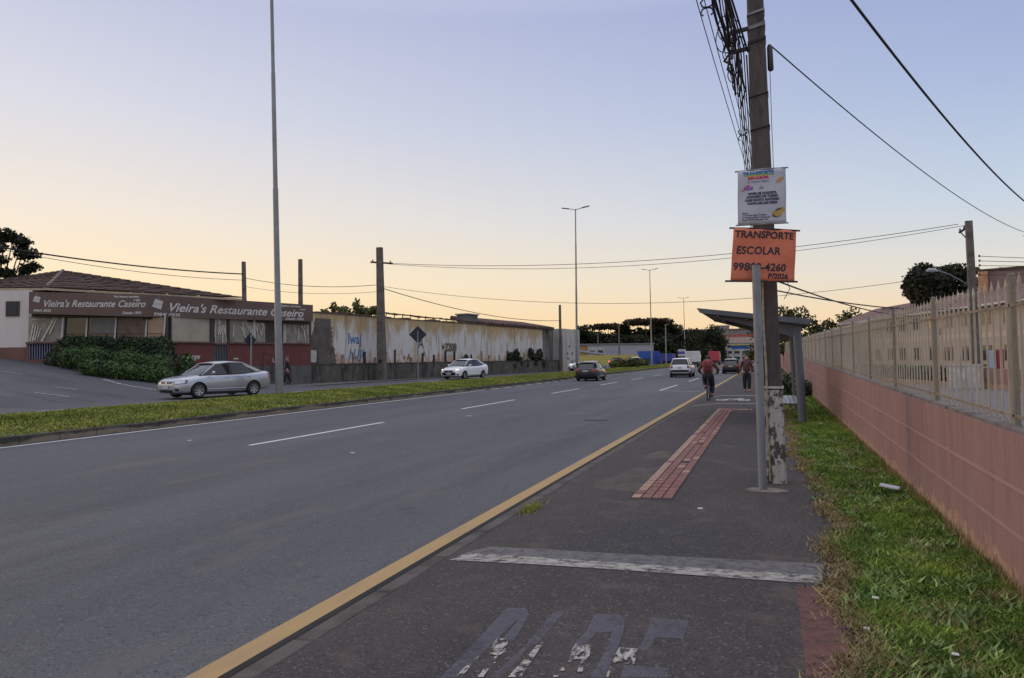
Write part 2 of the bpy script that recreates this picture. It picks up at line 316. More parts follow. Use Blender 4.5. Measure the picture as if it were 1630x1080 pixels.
GLYPH_W=[[(-1.56,4.144),(-1.485,4.154),(-1.439,3.966),(-1.458,3.903),(-1.517,3.922)],[(-1.574,3.738),(-1.547,3.747),(-1.545,3.59),(-1.578,3.579)],[(-1.471,3.725),(-1.446,3.733),(-1.436,3.624),(-1.464,3.615)],[(-1.569,3.868),(-1.552,3.873),(-1.538,3.811),(-1.564,3.803)],[(-1.474,3.89),(-1.456,3.896),(-1.438,3.806),(-1.453,3.808)],[(-1.296,4.163),(-1.273,4.166),(-1.252,3.682),(-1.316,3.662)],[(-1.091,4.194),(-1.007,4.208),(-0.977,4.053),(-0.986,4.013),(-1.07,3.968),(-1.093,4.113)],[(-1.068,3.962),(-1.049,3.968),(-1.06,3.823),(-1.086,3.815)],[(-1.009,3.999),(-0.984,4.006),(-0.966,3.842),(-0.992,3.834)],[(-1.097,3.751),(-1.071,3.759),(-1.072,3.739),(-1.094,3.732)],[(-0.846,4.218),(-0.741,4.235),(-0.726,4.022),(-0.817,3.994),(-0.841,4.011),(-0.848,4.094)],[(-0.846,3.942),(-0.832,3.946),(-0.823,3.818),(-0.835,3.814)]]
polys('faded_letters',GLYPH_F,.1232,worn('faded_blue_grey_paint',(.17,.17,.215),.62,5,soft=.16,strength=.38))
polys('worn_white_letters',GLYPH_W,.1262,worn('worn_white_paint',(.38,.355,.32),.50,24,(1,.45,1),soft=.05))
polys('stop_stripe_faded',[[(-2.58,6.15),(-2.45,6.36),(-1.8,6.19),(-1.2,6.22),(.36,6.38),(.33,6.02),(-1.2,5.93),(-1.8,5.922)]],.1232,worn('grey_stripe_paint',(.20,.19,.195),.60,9,soft=.12,strength=.6))
polys('stop_stripe',[[(-2.64,5.90),(-2.58,6.14),(-1.8,5.915),(-1.2,5.93),(.33,6.02),(.31,5.80),(-1.2,5.74),(-1.8,5.705)]],.1262,worn('white_stripe_paint',(.34,.32,.29),.54,13,(.7,1,1),soft=.10))
polys('red_path_band',[[(.13,3.0),(.42,3.0),(.36,5.76),(.14,5.70)]],.1225,worn('red_path_paint',(.17,.075,.065),.62,12,soft=.15,strength=.75))
polys('path_line',[[(-2.6,26.7),(-2.6,26.78),(-.5,27.1),(-.5,27.0)],[(-2.5,32.4),(-2.5,32.5),(-.5,32.7),(-.5,32.55)]],.124,worn('thin_white_paint',(.6,.58,.55),.7,8))
# tiny bicycle symbol on the path
bs=MB()
def ring(mb,cx,cy,r,t,sx=1,sy=1,z=.124,n=20):
    for i in range(n):
        a,b=2*pi*i/n,2*pi*(i+1)/n
        mb.quad(*[(cx+sx*cos(q)*rr,cy+sy*sin(q)*rr,z) for q,rr in ((a,r),(b,r),(b,r-t),(a,r-t))])
ring(bs,-1.75,29.2,.22,.07,1,2.2); ring(bs,-.95,29.2,.22,.07,1,2.2)
for a,b in [((-1.75,29.2),(-1.5,30)),((-1.5,30),(-1.1,30)),((-1.1,30),(-1.35,29.2)),((-1.35,29.2),(-1.75,29.2)),((-1.1,30.1),(-.95,29.2)),((-1.2,30.5),(-1.0,30.5))]:
    bs.bar((a[0],a[1],.122),(b[0],b[1],.122),.08,.004)
struct(bs.build('bicycle_symbol',M_wht))
# tactile paving: raised red tiles
M_tac=layers('tactile_red_tile',(.23,.11,.095),[((.33,.19,.16),7,(1,1,1),.5,.7,.7),((.12,.05,.05),5,(1,1,1),.5,.68,.6)],bump=.4)
M_tac2=layers('tactile_worn_tile',(.34,.22,.17),[((.4,.3,.22),7,(1,1,1),.5,.7,.7)],bump=.4)
tp=MB(); tb=.1
def trow(x0,y0,cols,rows,dx,dy):
    for r in range(rows):
        for c in range(cols):
            if random.random()<.012: continue
            x=x0+c*dx+r*dy*(-.0036); y=y0+r*dy+.13*c*dx
            mi=1 if (c==0 and random.random()<.8) or random.random()<.06 else 0
            tp.box(x+.009,y+.014,.11,x+dx-.009,y+dy-.014,.130+random.uniform(-.002,.001),mi)
for i in range(63): trow(-1.58,8.72+i*.25,4,1,.118,.25)
for i in range(9): trow(-1.10+i*.062,23.65,1,1,.062,.62)
struct(tp.build('tactile_paving',[M_tac,M_tac2])); sheet('tactile_bed',-1.6,-1.09,8.68,24.5,.1222,flat('grout_dark',(.035,.025,.025),.95))
# sand washed over the pavement, manhole, bits
polys('sand_patch',[[(-2.3,9.9),(-2.2,9.5),(-2.0,9.3),(-1.8,9.15),(-1.58,9.1),(-1.56,10.4),(-1.62,11.2),(-1.75,11.0),(-1.9,11.1),(-2.1,10.7),(-2.15,10.3)],[(-2.05,12.6),(-1.9,12.2),(-1.6,12.4),(-1.62,13.0),(-1.85,13.2)]],.1236,worn('pale_sand',(.24,.20,.15),.44,2.6,soft=.22,strength=.6))
mh=MB().cyl((-4.72,20.8,.0),.34,(0,0,1),.012,28); tag(mh.build('manhole_cover',mat('cast_iron',(.04,.04,.042),.7,.3,30,bump=.6)),'dark round iron manhole cover set in the road lane','manhole cover')
# ---------------------------------------------------------------- grass
M_gr=mat('grass_blade',(.10,.20,.03),.7,.35,2.2,col2=(.24,.33,.05),island=.65,spec=.25)
M_grd=mat('dry_grass_blade',(.25,.19,.09),.85,.3,3,col2=(.34,.27,.14),island=.35,spec=.2)
M_grm=mat('median_grass_blade',(.17,.22,.035),.8,.25,.7,col2=(.32,.32,.07),island=.4,spec=.25)
def patchy(xy,seed=0,f=1.6): return .5+.25*np.sin(xy[:,0]*f*2.3+seed+np.sin(xy[:,1]*f))+.25*np.sin(xy[:,1]*f*1.9+np.cos(xy[:,0]*f*3)+seed)
def verge(n,y0,y1,hs,ws,nm):
    u=RNG.random(n); y=y0+(y1-y0)*u; x=RNG.uniform(.3,1.58,n); e=np.interp(y,ys,ex)
    keep=(x>e+.03+RNG.exponential(.08,n)) | (RNG.random(n)<.05); x,y=x[keep],y[keep]
    keep=(x>np.interp(y,ys,ex)-.05); x,y=x[keep],y[keep]; xy=np.stack([x,y],1); p=patchy(xy)
    h=hs*(.45+1.0*p)*RNG.uniform(.4,1.25,len(x))*(1+1.2*np.exp(-(1.58-x)/.06)); wd=ws*RNG.uniform(.5,1.6,len(x))
    return blades(nm,xy,h,wd,np.full(len(x),.1),M_gr,1.5)
tag(verge(120000,2.2,9,.042,.013,'grass'),'short green grass on the near strip below the pink wall','grass',kind='stuff')
n=9000; cx=RNG.uniform(.5,1.5,160); cy=2.4+RNG.random(160)**1.4*14; ci=RNG.integers(0,160,n); x=cx[ci]+RNG.normal(0,.06,n); y=cy[ci]+RNG.normal(0,.08,n); k_=(x<1.56)&(x>.42); x,y=x[k_],y[k_]
tag(blades('broadleaf_weeds',np.stack([x,y],1),RNG.uniform(.015,.06,len(x)),RNG.uniform(.018,.036,len(x)),np.full(len(x),.115),mat('weed_leaf',(.13,.24,.05),.6,.3,3,col2=(.26,.34,.10),island=.5),1.4),'broad leaved weeds and clover clumps scattered in the near grass','weeds',kind='stuff')
n=3500; cx=RNG.uniform(.5,1.5,60); cy=2.4+RNG.random(60)**1.4*12; ci=RNG.integers(0,60,n); x=cx[ci]+RNG.normal(0,.07,n); y=cy[ci]+RNG.normal(0,.07,n); k_=(x<1.56); x,y=x[k_],y[k_]
tag(blades('dead_grass_clump',np.stack([x,y],1),RNG.uniform(.02,.07,len(x)),np.full(len(x),.008),np.full(len(x),.115),M_grd,1.8),'dead straw clumps lying among the green grass by the wall','dry grass',kind='stuff')
tag(verge(80000,9,20,.05,.022,'grass'),'green grass around the pole foot and before the bus shelter','grass',kind='stuff')
tag(verge(50000,20,60,.07,.04,'grass'),'distant strip of grass along the wall beyond the bus shelter','grass',kind='stuff')
n=26000; y=2.2+RNG.random(n)**1.3*24; x=np.interp(y,ys,ex)+RNG.normal(.03,.07,n); xy=np.stack([x,y],1)
h=.035*RNG.uniform(.3,1.2,n); tag(blades('dry_grass',xy,h,np.full(n,.010)*(1+y/12),np.full(n,.118),M_grd,1.6),'dry straw coloured grass fringing the pavement edge','dry grass',kind='stuff')
n=5000; y=RNG.uniform(2.2,30,n); x=1.57-RNG.exponential(.02,n); xy=np.stack([x,y],1)
tag(blades('wall_foot_weeds',xy,RNG.uniform(.05,.17,n),np.full(n,.012),np.full(n,.1),M_grd,.5),'dry weeds growing up the foot of the pink wall','weeds',kind='stuff')
n=230000; y=9+RNG.random(n)**1.5*150; x=RNG.uniform(-21.05,-15.9,n); xy=np.stack([x,y],1)
zz=np.array([zmed(a,b) for a,b in xy]); h=.052*(.5+.8*patchy(xy,2,.9))*RNG.uniform(.4,1.4,n)
tag(blades('median_grass',xy,h,.03*(1+y/25),zz,M_grm,1.0),'yellow green turf on the raised median between carriageways','grass',kind='stuff')
tf=blades('weed_tuft',np.stack([RNG.normal(-2.60,.05,260),RNG.normal(8.1,.16,260)],1),RNG.uniform(.02,.09,260),np.full(260,.012),np.full(260,.04),M_grm,1.2)
tag(tf,'small yellow green weed tuft growing beside the kerb stones','weeds',kind='stuff')
# ================================================================ pink wall with picket fence
def wz(y): return 1.20+.011*(y-5.7)
M_pink=layers('pink_render',(.30,.18,.165),[((.22,.125,.112),2.2,(3,3,.35),.45,.7,.75),((.33,.205,.19),1.1,(1,1,1),.5,.75,.7),((.44,.29,.18),5,(1,1,1),.5,.62,.85,.42,.12),((.14,.08,.07),4,(2,2,.6),.64,.78,.6)],bump=.35,bscale=70)
M_joint=flat('pale_mortar',(.34,.215,.195),.9); M_cap=layers('wall_cap_concrete',(.20,.18,.17),[((.08,.07,.06),4,(1,1,1),.45,.65,.8)],bump=.4)
wall=MB(); Y0,Y1=-3,130
def slantbox(mb,x0,x1,y0,y1,zl0,zh0,zl1,zh1,mi=0):
    vs=[(x0,y0,zl0),(x1,y0,zl0),(x1,y1,zl1),(x0,y1,zl1),(x0,y0,zh0),(x1,y0,zh0),(x1,y1,zh1),(x0,y1,zh1)]
    mb.add(vs,[(3,2,1,0),(4,5,6,7),(0,1,5,4),(1,2,6,5),(2,3,7,6),(3,0,4,7)],mi)
slantbox(wall,1.58,1.76,Y0,Y1,0,wz(Y0),0,wz(Y1))
W=tag(wall.build('boundary_wall',M_pink),'long low pink rendered wall beside the grass strip','wall')
cp=MB(); slantbox(cp,1.60,1.77,Y0,Y1,wz(Y0)+.002,wz(Y0)+.03,wz(Y1)+.002,wz(Y1)+.03); cp.build('coping',M_cap,W)
for dz in (.38,.70):
    j=MB(); slantbox(j,1.574,1.582,Y0,Y1,wz(Y0)-dz-.012,wz(Y0)-dz+.012,wz(Y1)-dz-.012,wz(Y1)-dz+.012); j.build('mortar_joint',M_joint,W)
M_fen=layers('fence_beige_paint',(.40,.345,.265),[((.22,.165,.11),6,(4,4,.5),.5,.72,.7),((.50,.45,.37),2,(1,1,1),.5,.7,.6)],rough=.6,bump=.15,spec=.4)
M_fpost=layers('fence_concrete_post',(.25,.215,.165),[((.15,.13,.11),5,(3,3,.6),.45,.68,.8)],bump=.4,bscale=50)
fence=tag(empty('picket_fence',(1.68,0,1.2)),'beige metal picket fence with pointed bars on top of the pink wall','fence')
FX=1.68
def fl(mb): mb.v=[(x-FX,y,z-1.2) for x,y,z in mb.v]; return mb
def picket(mb,y):
    b=wz(y)+.03; t=wz(y)+1.13+random.uniform(-.012,.012); w_=.0078
    ln=random.uniform(-.012,.012)
    mb.box(FX-w_,y-w_,b,FX+w_,y+w_,t-.13)
    vs=[(FX-w_*.6,y-.008,t-.13),(FX+w_*.6,y-.008,t-.13),(FX+w_*.6,y+.008,t-.13),(FX-w_*.6,y+.008,t-.13)]
    mid=[(FX-w_*1.3,y-.014,t-.075),(FX+w_*1.3,y-.014,t-.075),(FX+w_*1.3,y+.014,t-.075),(FX-w_*1.3,y+.014,t-.075)]
    mb.add(vs+mid+[(FX,y+ln,t)],[(0,1,5,4),(1,2,6,5),(2,3,7,6),(3,0,4,7),(4,5,8),(5,6,8),(6,7,8),(7,4,8)])
posts=[6.29+2.72*k for k in range(-2,42)]
allb=[]
for a in posts[:-1]:
    allb+=[a+2.72*(k+.75)/14.7 for k in range(14)]
near=[y for y in allb if y>4.3][:100]
for y in near: mb=MB(); picket(mb,y); fl(mb).build('bar',M_fen,fence)
rest=MB()
for y in allb:
    if y not in near: picket(rest,y)
r_=fl(rest).build('bar',M_fen,fence); r_['kind']='stuff'
for y in posts:
    p=MB(); b=wz(y); p.box(FX-.022,y-.024,b+.003,FX+.022,y+.024,b+1.14+random.uniform(-.01,.02)); bevel(fl(p).build('post',M_fpost,fence),.008,1)
for dz,nm in ((.10,'bottom_rail'),(.90,'top_rail')):
    rl=MB(); slantbox(rl,FX-.022,FX-.0115,posts[0],posts[-1],wz(posts[0])+dz-.011,wz(posts[0])+dz+.011,wz(posts[-1])+dz-.011,wz(posts[-1])+dz+.011); fl(rl).build(nm,mat('fence_rail_rusty',(.22,.175,.13),.8,.3,6),fence)

# ================================================================ concrete poles, cables
M_conc=layers('pole_concrete',(.085,.074,.072),[((.14,.11,.095),3,(3,3,.35),.5,.72,.7),((.035,.03,.03),4,(2,2,.5),.5,.7,.7)],bump=.5,bscale=45)
M_limew=worn('flaking_limewash',(.42,.40,.37),.52,7,(1,1,.55),soft=.02)
M_dark=flat('dark_cable',(.018,.018,.024),.7); M_steel=layers('galvanised_steel',(.20,.215,.235),[((.12,.12,.13),7,(1,1,.4),.5,.7,.7),((.16,.10,.06),11,(1,1,.6),.68,.78,.6)],rough=.5,bump=.1,spec=.5)
M_grey=mat('grey_bracket',(.20,.20,.21),.6,.3,8)
def tapered(mb,base,top,w0,d0,w1,d1,mi=0,ch=.2):
    """octagonal-chamfered rectangular pole"""
    vs=[]
    for (x,y,z),w_,d_ in ((base,w0,d0),(top,w1,d1)):
        cx,cy=w_/2,d_/2; k=min(w_,d_)*ch*.5
        vs+=[(x+a,y+b,z) for a,b in ((-cx+k,-cy),(cx-k,-cy),(cx,-cy+k),(cx,cy-k),(cx-k,cy),(-cx+k,cy),(-cx,cy-k),(-cx,-cy+k))]
    mb.add(vs,[tuple(range(8))[::-1],tuple(range(8,16))]+[(i,(i+1)%8,8+(i+1)%8,8+i) for i in range(8)],mi)
P=tag(empty('utility_pole',(.01,10.32,.1)),'big dark concrete utility pole with flaking white base behind the orange banner','utility pole')
bp=Vector((.01,10.32,.1)); tpv=Vector((-.09,10.40,9.3))
def pl(z): return bp.lerp(tpv,(z-.1)/9.2)
sh=MB(); tapered(sh,(0,0,-.1),tuple(tpv-bp),.315,.27,.17,.16); bevel(sh.build('shaft',M_conc,P),.01,1)
lw=MB(); q=pl(1.30)-bp; tapered(lw,(0,0,.0),(q.x,q.y,1.22),.325,.28,.305,.262); lw.build('limewash_band',M_limew,P)
rg=MB(); q=pl(1.38)-bp; rg.box(q.x-.165,q.y-.145,1.24,q.x+.165,q.y+.145,1.265); rg.build('white_ring',mat('limewash_solid',(.5,.48,.45),.9,.2,20),P)
cn=MB(); cn.tube([(pl(z)-bp)+Vector((-.045+.006*sin(z*5),-.15+.006*z,0)) for z in np.linspace(.15,3.0,14)],.016,6); cn.build('cable_duct',mat('weathered_duct',(.28,.25,.17),.8,.4,12),P)
for z,t_,m_ in ((6.32,.03,M_grey),(6.12,.05,M_grey),(5.93,.035,M_dark),(5.2,.008,M_dark),(4.75,.012,M_dark)):
    q=pl(z)-bp; wq=.315-(.145)*(z/9.3)+.012; b=MB(); 
    vs=[(q.x-wq/2,q.y-wq/2,z-.1),(q.x+wq/2,q.y-wq/2,z-.1+.05),(q.x+wq/2,q.y+wq/2,z-.1+.05),(q.x-wq/2,q.y+wq/2,z-.1)]
    b.add(vs+[(x,y,zz+t_) for x,y,zz in vs],[(3,2,1,0),(4,5,6,7),(0,1,5,4),(1,2,6,5),(2,3,7,6),(3,0,4,7)]); b.build('clamp_band',m_,P)
# brackets with insulators, junction closures and loops
for z in (6.15,5.88):
    bk=MB(); q=pl(z)-bp; bk.bar((q.x-.1,q.y-.1,z-.1),(q.x-.34,q.y-.12,z-.14),.035,.05); bk.build('bracket',M_dark,P)
q=pl(5.7)-bp
cl=MB(); cl.tube([(q.x+.155,q.y-.02,5.92-.1),(q.x+.16,q.y-.02,5.88-.1),(q.x+.165,q.y-.02,5.58-.1),(q.x+.165,q.y-.02,5.56-.1)],[.02,.038,.04,.02],10); cl.build('cable_closure',flat('black_plastic',(.03,.03,.035),.5),P)
for k,(dx,z) in enumerate([(-.30,6.02),(-.38,5.86),(-.30,5.72),(-.2,5.95),(-.26,6.15),(-.42,6.2),(-.34,5.55),(-.27,5.42),(-.45,6.05)]):
    lp=MB(); n=18; rr=.075+.025*(k%3)
    q=pl(z)-bp; lp.tube([(q.x+dx+rr*.6*cos(2*pi*i/n),q.y-.1+.03*sin(i),z-.1+rr*1.3*sin(2*pi*i/n)) for i in range(n+1)],.007,5); lp.build('cable_loop',M_dark,P)
for k in range(5):
    ins=MB(); z=6.2-.11*k; q=pl(z)-bp; ins.tube([(q.x-.33+.02*(k%2),q.y-.12,z-.1),(q.x-.33+.02*(k%2),q.y-.12,z-.03)],[.03,.022],8); ins.build('insulator',flat('brown_insulator',(.08,.045,.03),.4),P)
hk=MB(); q=pl(4.0)-bp; hk.tube([(q.x+.12+.035*sin(a),q.y-.05,3.98+.035*cos(a)) for a in np.linspace(-2,3,10)],.006,5); hk.tube([(q.x+.135,q.y-.05,5.5),(q.x+.14,q.y-.05,4.6),(q.x+.15,q.y-.05,3.9)],.004,4); hk.build('loose_wire',M_dark,P)

def cat(a,b,sag,n=26): 
    a,b=Vector(a),Vector(b); return [a.lerp(b,t)-Vector((0,0,sag*4*t*(1-t))) for t in np.linspace(0,1,n)]
def cable(a,b,sag,r,label,group=None,n=26,wob=0):
    pts=cat(a,b,sag,n)
    if wob: pts=[p+Vector((random.uniform(-wob,wob),0,random.uniform(-wob,wob))) for p in pts]
    return tag(MB().tube(pts,r,5).build('cable',M_dark),label,'cable',group)
# bundle running along the pavement, past the big pole and on to the next one
GR='line wires running down the street past the big pole'
for k,(x0,z0,x1,z1,r) in enumerate([(-1.38,8.2,.66,6.8,.008),(-1.24,8.2,.70,6.8,.008),(-1.10,8.25,.72,6.82,.007),(-.98,8.2,.75,6.8,.007),(-.86,8.3,.78,6.8,.006)]):
    cable((x0,4,z0),(x1,40,z1),.8+.02*k,r,'thin line wires strung in a fan down the street left of the big pole',GR,40)
for k in range(6):
    q=pl(6.0+.05*k); cable((-.75-.10*k,3.5,7.5+.10*k),(q.x-.36+.05*k,10.3,6.15-.06*k),.08,.007+.003*(k%3),'thick black communication cables bundled onto the left side of the big pole','communication cables at the big pole',14,.006)
for k in range(6):
    cable((pl(6).x-.31+.035*k,10.3,6.1-.06*k),(-.38+.03*k,50,6.2),1.55+.06*k,.007+.002*(k%3),'black cables leaving the big pole down the street in a sagging bunch','cables leaving the big pole',30)
for (x,y,z,lab) in [(-.80,12.0,7.33,'x shaped wire spacer hanging highest between the thin wires'),(-.46,18.0,6.94,'x shaped wire spacer lower down, level with the top of the pole bracket')]:
    sp=MB(); 
    for i,j in ((1,1),(1,-1),(-1,1),(-1,-1)):
        sp.tube([(x,y,z),(x+i*.07,y,z+j*.02),(x+i*.10,y,z+j*.09),(x+i*.06,y,z+j*.13)],.014,6)
    tag(sp.build('wire_spacer',M_dark),lab,'wire spacer','wire spacers')
# tangled slack bundle hanging at the brackets
for k in range(7):
    a=Vector((-.66-.03*k,7.5,7.6+.08*k)); q=pl(6.0); b=Vector((q.x-.22-.035*k,10.25,5.75+.12*(k%4)))
    pts=[a.lerp(b,t)+Vector((.05*sin(t*9+k),0,.06*cos(t*11+k*2)-.15*sin(pi*t))) for t in np.linspace(0,1,22)]
    pts+=[b+Vector((.03*sin(k),.02,-.12)),b+Vector((.06,.05,-.42+.05*k)),b+Vector((.02*k-.02,.4,-.55+.05*k))]
    tag(MB().tube(pts,.010+.004*(k%3),6).build('cable',M_dark),'thick black communication cables bundled onto the left side of the big pole','cable','communication cables at the big pole')
# cables from the big pole to the right
cable((.12,10.4,5.93),(10.57,35.23,6.43),.50,.010,'thin dark cable sagging from the big pole to the far right','',30)['group']='service cables over the right side'
cable((1.03,11.75,7.4),(10.71,35.24,7.26),.45,.024,'thick twisted dark cable crossing the top right of the sky','',40)['group']='service cables over the right side'
# ---- distant concrete poles
def cpole(base,top,w0,w1,label,arm=None,name='concrete_pole',group='concrete poles of the overhead line',extra=None):
    b,t=Vector(base),Vector(top); o=tag(empty(name,base),label,'utility pole',group); s_=MB(); tapered(s_,(0,0,-.2),tuple(t-b),w0,w0*.8,w1,w1*.8)
    s_.build('shaft',mat('far_pole_concrete',(.13,.115,.10),.9,.3,2,bump=.3),o)
    if arm:
        (ax0,az0),(ax1,az1)=arm; a=MB(); a.bar((ax0,-.12,az0),(ax1,-.12,az1),.10,.12); a.build('crossarm',mat('crossarm_wood',(.05,.04,.035),.9),o)
        for k in range(3):
            i=MB(); x=ax0+(ax1-ax0)*(.1+.4*k); z=az0+(az1-az0)*(.1+.4*k); i.tube([(x,-.12,z+.05),(x,-.12,z+.2)],[.05,.04],8); i.build('insulator',flat('brown_insulator',(.08,.045,.03),.4),o)
    return o
cp1=cpole((-26.63,47.9,.25),(-26.64,47.6,10.0),.62,.42,'tall concrete pole with a short crossarm standing against the stained wall',((-.85,8.75),(.95,8.55)))
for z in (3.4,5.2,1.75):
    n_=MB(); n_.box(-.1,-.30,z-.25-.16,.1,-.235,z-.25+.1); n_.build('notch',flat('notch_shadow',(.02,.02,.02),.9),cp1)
cpole((-40.0,49.6,1),(-40.0,49.3,9.9),.36,.28,'brown concrete pole rising behind the middle of the restaurant sign')
cpole((-36.86,52.6,1),(-36.86,52.5,10.32),.36,.30,'plain concrete pole rising behind the right end of the restaurant sign')
cpole((-22.58,82,.3),(-22.58,82,7.9),.30,.24,'thin concrete pole in front of the pale end of the stained wall')
cpole((-30.56,158.6,0),(-30.56,158.6,9.2),.34,.28,'grey pole standing in front of the pale warehouse')
cpole((-38.2,172,0),(-38.2,172,7.5),.30,.24,'thinner grey pole at the left part of the pale warehouse')
rp=cpole((10.82,47.3,-.2),(10.6,46.8,9.09),.42,.34,'dark concrete pole with a curved lamp arm standing behind the picket fence',((-.62,8.72),(-.12,9.05)))
a=MB(); a.bar((-.55,-.12,8.75),(-.1,-.12,8.15),.05); a.build('brace',M_dark,rp)
la=MB(); la.tube([(-.2,-.1,5.7),(-.7,-.3,6.05),(-1.3,-.5,6.4),(-1.9,-.7,6.6)],.035,8); la.build('lamp_arm',M_steel,rp)
lh=MB(); lh.tube([(-1.85,-.68,6.58),(-2.0,-.73,6.62),(-2.3,-.83,6.62),(-2.45,-.88,6.58)],[.05,.11,.12,.05],10); lh.build('lamp_head',mat('lamp_glass',(.35,.36,.38),.3),rp)
for z in (6.9,7.0,6.75):
    b=MB(); b.box(-.24,-.22,z-.9,.2,.22,z-.86); b.build('clamp_band',M_grey,rp)
for k in range(5):
    i=MB(); i.tube([(.32,-.1,7.3-.26*k),(.32,-.1,7.42-.26*k)],.05,8); i.build('insulator',flat('brown_insulator',(.08,.045,.03),.4),rp)
    cable((11.1,46.8,7.1-.26*k),(34,50-3*k,7.0-.2*k),.5,.016,'parallel low voltage wires leaving the right pole towards the frame edge','low voltage wires at the right pole')
G2='street crossing wires'
cable((-25.8,47.6,8.8),(10.1,46.8,8.95),.95,.018,'pair of wires crossing the street high from the left pole to the right pole',G2,40)
cable((-25.9,47.6,8.75),(10.4,46.8,8.85),1.15,.015,'pair of wires crossing the street high from the left pole to the right pole',G2,40)
cable((-26.4,47.7,7.15),(10.6,46.8,6.3),1.5,.014,'lower wire crossing the street beneath the pair of high wires',None,40)
cable((-26.4,47.7,7.0),(-22.58,82,6.1),.7,.03,'dark cable sloping from the tall left pole down along the stained wall',None,30)
cable((-26.7,47.7,7.3),(-40,49.3,8.6),.4,.022,'wire from the tall left pole to the brown pole behind the sign',None,24)
cable((-40,49.3,8.9),(-44,27,9.1),.4,.05,'thick dark cable over the restaurant roof leaving the left edge',None,24)
cable((-40,49.3,8.4),(-46,30,9.4),.5,.02,'thin upper wire over the restaurant roof',None,24)
cable((-26.7,47.7,6.8),(-40,49.3,7.9),.35,.014,'thin lower wire between the tall left pole and the brown pole',None,24)
cable((.12,10.4,2.62),(8.5,26.5,4.0),.55,.010,'low loose wire from the big pole below the orange banner',None,24)
cable((.12,10.4,2.75),(10.6,46.8,5.6),1.0,.012,'dark wire from the orange banner height to the right pole',None,30)
lw=MB().tube([(.2,10.2,3.35),(.30,10.2,3.0),(.22,10.2,2.8),(.27,10.2,2.62),(.2,10.25,2.5)],.005,5); tag(lw.build('loose_wire',M_dark),'short curled loose wire dangling right of the orange banner','cable')

# ---- steel post before the pole
sp=tag(empty('steel_post',(-.12,9.66,.12)),'slim grey round steel post standing in front of the concrete pole','post')
s_=MB(); s_.tube([(0,0,0),(-.005,-.05,1.3),(-.01,-.09,2.74)],.050,16); s_.build('tube',M_steel,sp)
s_=MB(); s_.tube([(-.01,-.09,2.74),(-.01,-.09,2.755)],.052,16); s_.build('cap',M_grey,sp)
for z in (1.56,1.42): s_=MB(); s_.cyl((-.02,-.105,z),.008,(0,-1,0),.006,8); s_.build('bolt_hole',flat('hole_black',(.01,.01,.01)),sp)
pad=MB(); n=18; pad.prism([(.05+.24*cos(2*pi*i/n)*(1+.08*sin(i*3)),-.02+.17*sin(2*pi*i/n)) for i in range(n)],-.012,.008); pad.build('concrete_pad',mat('pad_concrete',(.19,.16,.135),.95,.3,9,bump=.5),sp)

# ---- banners
def banner(name,label,A,B,C,D_,mcloth,bow=.03,n=14):
    """A top-left, B top-right, C bottom-right, D bottom-left; returns empty, point function"""
    A,B,C,D_=map(Vector,(A,B,C,D_)); o=tag(empty(name,tuple((A+B)/2)),label,'banner'); og=(A+B)/2
    nrm=((B-A).cross(D_-A)).normalized(); 
    if nrm.y>0: nrm=-nrm
    def pt(u,v,off=0): 
        p=(A.lerp(B,u)).lerp(D_.lerp(C,u),v); return p+nrm*(bow*sin(pi*u)*.8+.006*sin(u*17+v*3)+.006*sin(v*9+u*4)+off)-og
    mb=MB(); vs=[pt(i/n,j/n) for j in range(n+1) for i in range(n+1)]
    mb.add(vs,[(j*(n+1)+i,j*(n+1)+i+1,(j+1)*(n+1)+i+1,(j+1)*(n+1)+i) for j in range(n) for i in range(n)],0,True)
    c=mb.build('cloth',mcloth,o); sd_=c.modifiers.new('s','SOLIDIFY'); sd_.thickness=.003; sd_.offset=0
    return o,pt,(B-A).length,(D_-A).length
def letter(o,pt,Wd,Ht,name,txt,size,u,v,m_,align='LEFT',shear=0,sx=1,bold=0,rot=0,space=1,off=.005):
    mb=MB(); textmesh(mb,txt,size,(0,0,0),(1,0,0),(0,1,0),0,shear,align,0,sx,bold,space)
    cr,sr=cos(rot),sin(rot); mb.v=[tuple(pt(u+(x*cr-y*sr)/Wd,v-(x*sr+y*cr)/Ht,off)) for x,y,z in mb.v]; return mb.build(name,m_,o)
M_or=layers('orange_cloth',(.66,.20,.115),[((.54,.15,.085),2,(1,1,1),.45,.65,.6)],bump=.25,bscale=18,rough=.75)
M_ink=flat('marker_ink',(.018,.02,.04),.7); M_stick=flat('dark_stick',(.035,.028,.028),.8)
ob,pt,Wd,Ht=banner('orange_banner','orange cloth banner hand lettered for school transport, tied to the big pole',(-.385,9.62,3.365),(.36,9.88,3.325),(.315,9.90,2.685),(-.44,9.62,2.70),M_or,.045)
for i,(tx,sz,u,v,al,sx,rot) in enumerate([('TRANSPORTE',.125,.02,.175,'LEFT',.94,-.005),('ESCOLAR',.135,.06,.48,'LEFT',.92,-.01),('99808-4260',.135,.02,.79,'LEFT',.98,-.015),('P/2026',.090,.57,.94,'LEFT',1.0,-.02)]):
    letter(ob,pt,Wd,Ht,'lettering',tx,sz,u,v,M_ink,al,.05,sx,.0035,rot,1.03)
def stick(o,pt,v,u0,u1,m_,r=.011):
    mb=MB(); mb.tube([pt(u0,v,.0),pt(.5,v,-.0),pt(u1,v,.0)],r,8); mb.build('rod',m_,o)
stick(ob,pt,0,-.06,1.06,M_stick); stick(ob,pt,1,-.08,1.05,M_stick,.012)
M_wc=mat('white_vinyl',(.46,.47,.53),.55,.06,1.5,spec=.4)
wb,pt,Wd,Ht=banner('white_banner','white printed banner with rainbow heading hung above the orange one','' or (-.32,9.63,4.075),(.255,9.83,4.12),(.24,9.86,3.425),(-.335,9.66,3.40),M_wc,.03)
